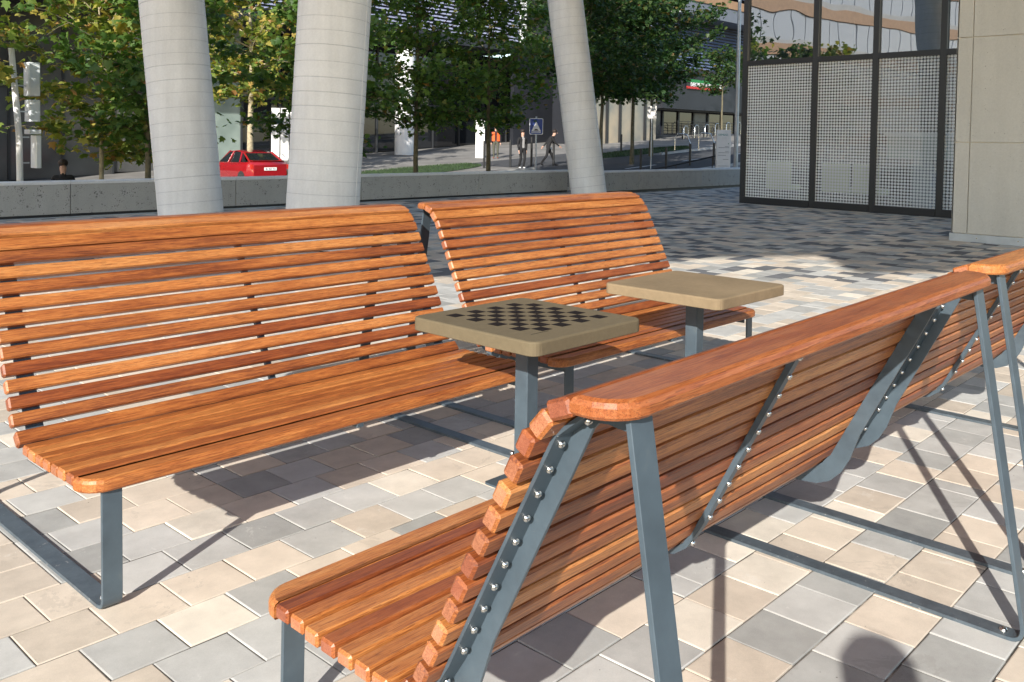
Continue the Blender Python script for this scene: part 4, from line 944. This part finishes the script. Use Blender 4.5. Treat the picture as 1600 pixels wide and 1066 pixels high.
# ------------------------------------------------------------------ people
SKIN = plain('skin', (0.50, 0.30, 0.22), 0.6); BLACKC = plain('black_cloth', (0.012, 0.012, 0.014), 0.9); GREYC = plain('grey_cloth', (0.32, 0.31, 0.31), 0.9)
KHAKI = plain('dark_khaki_cloth', (0.075, 0.075, 0.055), 0.9); ORNG = plain('orange_safety_vest', (0.85, 0.11, 0.02), 0.7); HAIRM = plain('dark_hair', (0.025, 0.016, 0.012), 0.7)
SHOEW = plain('white_shoe', (0.75, 0.75, 0.75), 0.6); SHOEB = plain('brown_red_shoe', (0.22, 0.05, 0.03), 0.7); WHITEP = plain('white_paper', (0.8, 0.8, 0.8), 0.7)
def person(label, x, y, z, rz, pose, mats):
    """pose: dict of joints; mats: jacket, trousers, shoes"""
    root = empty('person', (x, y, z), rz, label=label, cat='person')
    J = dict(hip=(0, 0, .93), chest=(0, .0, 1.28), neck=(0, .01, 1.47), head0=(0, .02, 1.55), head1=(0, .03, 1.70),
             shl=(-.19, 0, 1.42), shr=(.19, 0, 1.42), ell=(-.25, .0, 1.14), elr=(.25, .0, 1.14), wl=(-.25, .08, .90), wr=(.25, .08, .90),
             hl=(-.10, 0, .90), hr=(.10, 0, .90), kl=(-.11, .02, .50), kr=(.11, .02, .50), al=(-.11, 0, .09), ar=(.11, 0, .09), tl=(-.12, .16, .04), tr=(.12, .16, .04))
    J.update(pose)
    J['fl'] = tuple(Vector(J['wl']) + (Vector(J['wl']) - Vector(J['ell'])).normalized() * .15); J['fr'] = tuple(Vector(J['wr']) + (Vector(J['wr']) - Vector(J['elr'])).normalized() * .15)
    rad = dict(hip=.145, chest=.165, neck=.058, head0=.075, head1=.098, shl=.075, shr=.075, ell=.052, elr=.052, wl=.036, wr=.036, fl=.03, fr=.03, hl=.10, hr=.10, kl=.066, kr=.066, al=.05, ar=.05, tl=.04, tr=.04)
    keys = list(J); idx = {k: i for i, k in enumerate(keys)}
    ed = [('hip', 'chest'), ('chest', 'neck'), ('neck', 'head0'), ('head0', 'head1'), ('chest', 'shl'), ('chest', 'shr'), ('shl', 'ell'), ('ell', 'wl'), ('wl', 'fl'), ('shr', 'elr'), ('elr', 'wr'), ('wr', 'fr'), ('hip', 'hl'), ('hip', 'hr'), ('hl', 'kl'), ('kl', 'al'), ('al', 'tl'), ('hr', 'kr'), ('kr', 'ar'), ('ar', 'tr')]
    me = D.meshes.new('body'); me.from_pydata([J[k] for k in keys], [(idx[a], idx[b]) for a, b in ed], []); o = D.objects.new('tmp', me); COL.objects.link(o)
    sk = o.modifiers.new('s', 'SKIN'); su = o.modifiers.new('u', 'SUBSURF'); su.levels = 2; su.render_levels = 2
    for k, i in idx.items(): me.skin_vertices[0].data[i].radius = (rad[k], rad[k] * (.72 if k in ('hip', 'chest') else 1)); me.skin_vertices[0].data[i].use_root = (k == 'hip')
    dg = bpy.context.evaluated_depsgraph_get(); m2 = D.meshes.new_from_object(o.evaluated_get(dg)); D.objects.remove(o)
    m2.materials.clear()
    for m_ in (mats[0], mats[1], mats[2], SKIN, mats[3]): m2.materials.append(m_)
    hands = [Vector(J['fl']), Vector(J['fr'])]; waist = Vector(J['hip']).z + .04; nk = Vector(J['neck']).z
    for p in m2.polygons:
        c = p.center; p.use_smooth = True; mi = 0
        if c.z > nk + .015: mi = 3
        elif min((c - h).length for h in hands) < .10: mi = 3
        elif c.z < .085: mi = 2
        elif c.z < waist and min((c - Vector(J[k])).length for k in ('wl', 'wr', 'ell', 'elr')) > .12: mi = 1
        elif abs(c.x - J['chest'][0]) < .055 and c.y > 0.03 + J['chest'][1] and c.z > waist: mi = 4
        p.material_index = mi
    link('body', m2, root)
    hd = Vector(J['head1']); b = MB(); n = 12
    b.loops([[(hd.x + r * math.cos(2 * math.pi * j / n), hd.y - .025 + r * 1.05 * math.sin(2 * math.pi * j / n), hd.z + zz + (.03 if math.sin(2 * math.pi * j / n) > .3 and zz < .05 else 0)) for j in range(n)] for r, zz in ((.09, -.03), (.112, .02), (.108, .07), (.075, .115), (.02, .13))], 0, True); b.build('hair', HAIRM, root)
    b = MB(); b.tube([(hd.x, hd.y + .095, hd.z - .03), (hd.x, hd.y + .12, hd.z - .055)], [.012, .018], 6); b.build('nose', SKIN, root)
    for s in (-1, 1):
        b = MB(); b.tube([(hd.x + s * .034, hd.y + .085, hd.z - .012), (hd.x + s * .034, hd.y + .1, hd.z - .012)], .011, 6); b.build('eye', DARK, root)
    # five fingers on each hand
    for k, wv in (('fl', 'wl'), ('fr', 'wr')):
        h = Vector(J[k]); dv = (h - Vector(J[wv])).normalized(); sd_ = dv.cross(Vector((1, 0, 0))).normalized(); b = MB()
        for f in range(4): o_ = h + sd_ * (f - 1.5) * .017; b.tube([o_, o_ + dv * .04, o_ + dv * (.07 - abs(f - 1.5) * .008) + Vector((0, .008, 0))], [.009, .008, .006], 5)
        b.tube([h - dv * .05 + sd_ * .03, h - dv * .02 + sd_ * .055], [.011, .008], 5); b.build('fingers', SKIN, root)
    return root
FACE = math.atan2(-.68, -.73) - math.pi / 2             # facing the camera
p1 = person('person in an orange safety vest and dark khaki trousers walking near the dark glass', 35.3, 34.05, tz(35.3, 34.05), FACE, dict(kl=(-.10, .07, .50), al=(-.10, .0, .10), tl=(-.11, .16, .05)), (BLACKC, KHAKI, SHOEB, BLACKC))
b = MB()
for s in (-1, 1):
    b.loops([[(s * .055, .15, z), (s * .20, .10, z), (s * .235, 0, z), (s * .20, -.12, z), (s * .02, -.15, z), (s * .02, -.13, z), (s * .18, -.10, z), (s * .21, 0, z), (s * .18, .085, z), (s * .055, .13, z)] for z in (.95, 1.2, 1.43)], 0)
b.build('safety_vest', ORNG, p1)
p2 = person('man in black jacket, grey shirt and white shoes left of the blue sign', 31.1, 28.3, tz(31.1, 28.3), FACE + .55, dict(kl=(-.08, .10, .50), al=(-.06, .02, .09), tl=(-.06, .18, .04), kr=(.09, .04, .50), ar=(.09, -.12, .10), tr=(.09, .03, .04), ell=(-.26, -.05, 1.14), wl=(-.24, -.02, .9)), (BLACKC, BLACKC, SHOEW, GREYC))
p3 = person('man in black clothes leaning forward with a long stride right of the blue sign', 32.8, 28.2, tz(32.8, 28.2), FACE + 1.75, dict(chest=(0, .12, 1.25), neck=(0, .24, 1.42), head0=(0, .29, 1.49), head1=(0, .33, 1.62), shl=(-.19, .18, 1.38), shr=(.19, .18, 1.38), ell=(-.26, .02, 1.16), wl=(-.25, -.14, .98), elr=(.24, .28, 1.12), wr=(.2, .45, 1.0), kl=(-.10, .22, .52), al=(-.10, .36, .09), tl=(-.1, .52, .04), kr=(.10, -.08, .50), ar=(.10, -.36, .12), tr=(.10, -.22, .04)), (BLACKC, BLACKC, BLACKC, BLACKC))
b = MB(); b.box(-.05, .05, -.06, .06, -.05, .06); b.build('paper_bag', WHITEP, None, (33.15, 28.35, 1.12), label='small white paper bag beside the man in black leaning forward', cat='paper')
p4 = person('dark clothed person partly hidden by leaves at far left behind the parapet', 8.6, 22.6, tz(8.6, 22.6) + .35, FACE + .4, dict(), (BLACKC, BLACKC, BLACKC, BLACKC))

# the photographer, standing behind the camera: only the shadow on the paving is in view
p5 = person('person behind the camera whose shadow falls on the paving at the bottom right', -0.57, -0.58, 0, 0.749 - math.pi / 2, dict(shl=(-.20, .0, 1.40), shr=(.20, .0, 1.40), ell=(-.27, .10, 1.16), elr=(.27, .10, 1.16), wl=(-.13, .19, 1.36), wr=(.13, .19, 1.36)), (BLACKC, BLACKC, BLACKC, BLACKC))
b = MB(); prism(b, chamfered(-.078, .078, -.037, .037, .008), 'y', -.010, -.002, .001); ph = b.build('phone', DARK, None, (-.40, -.39, 1.45), (0, 0, 0.749 - math.pi / 2), label='dark phone held up behind the camera position', cat='phone')
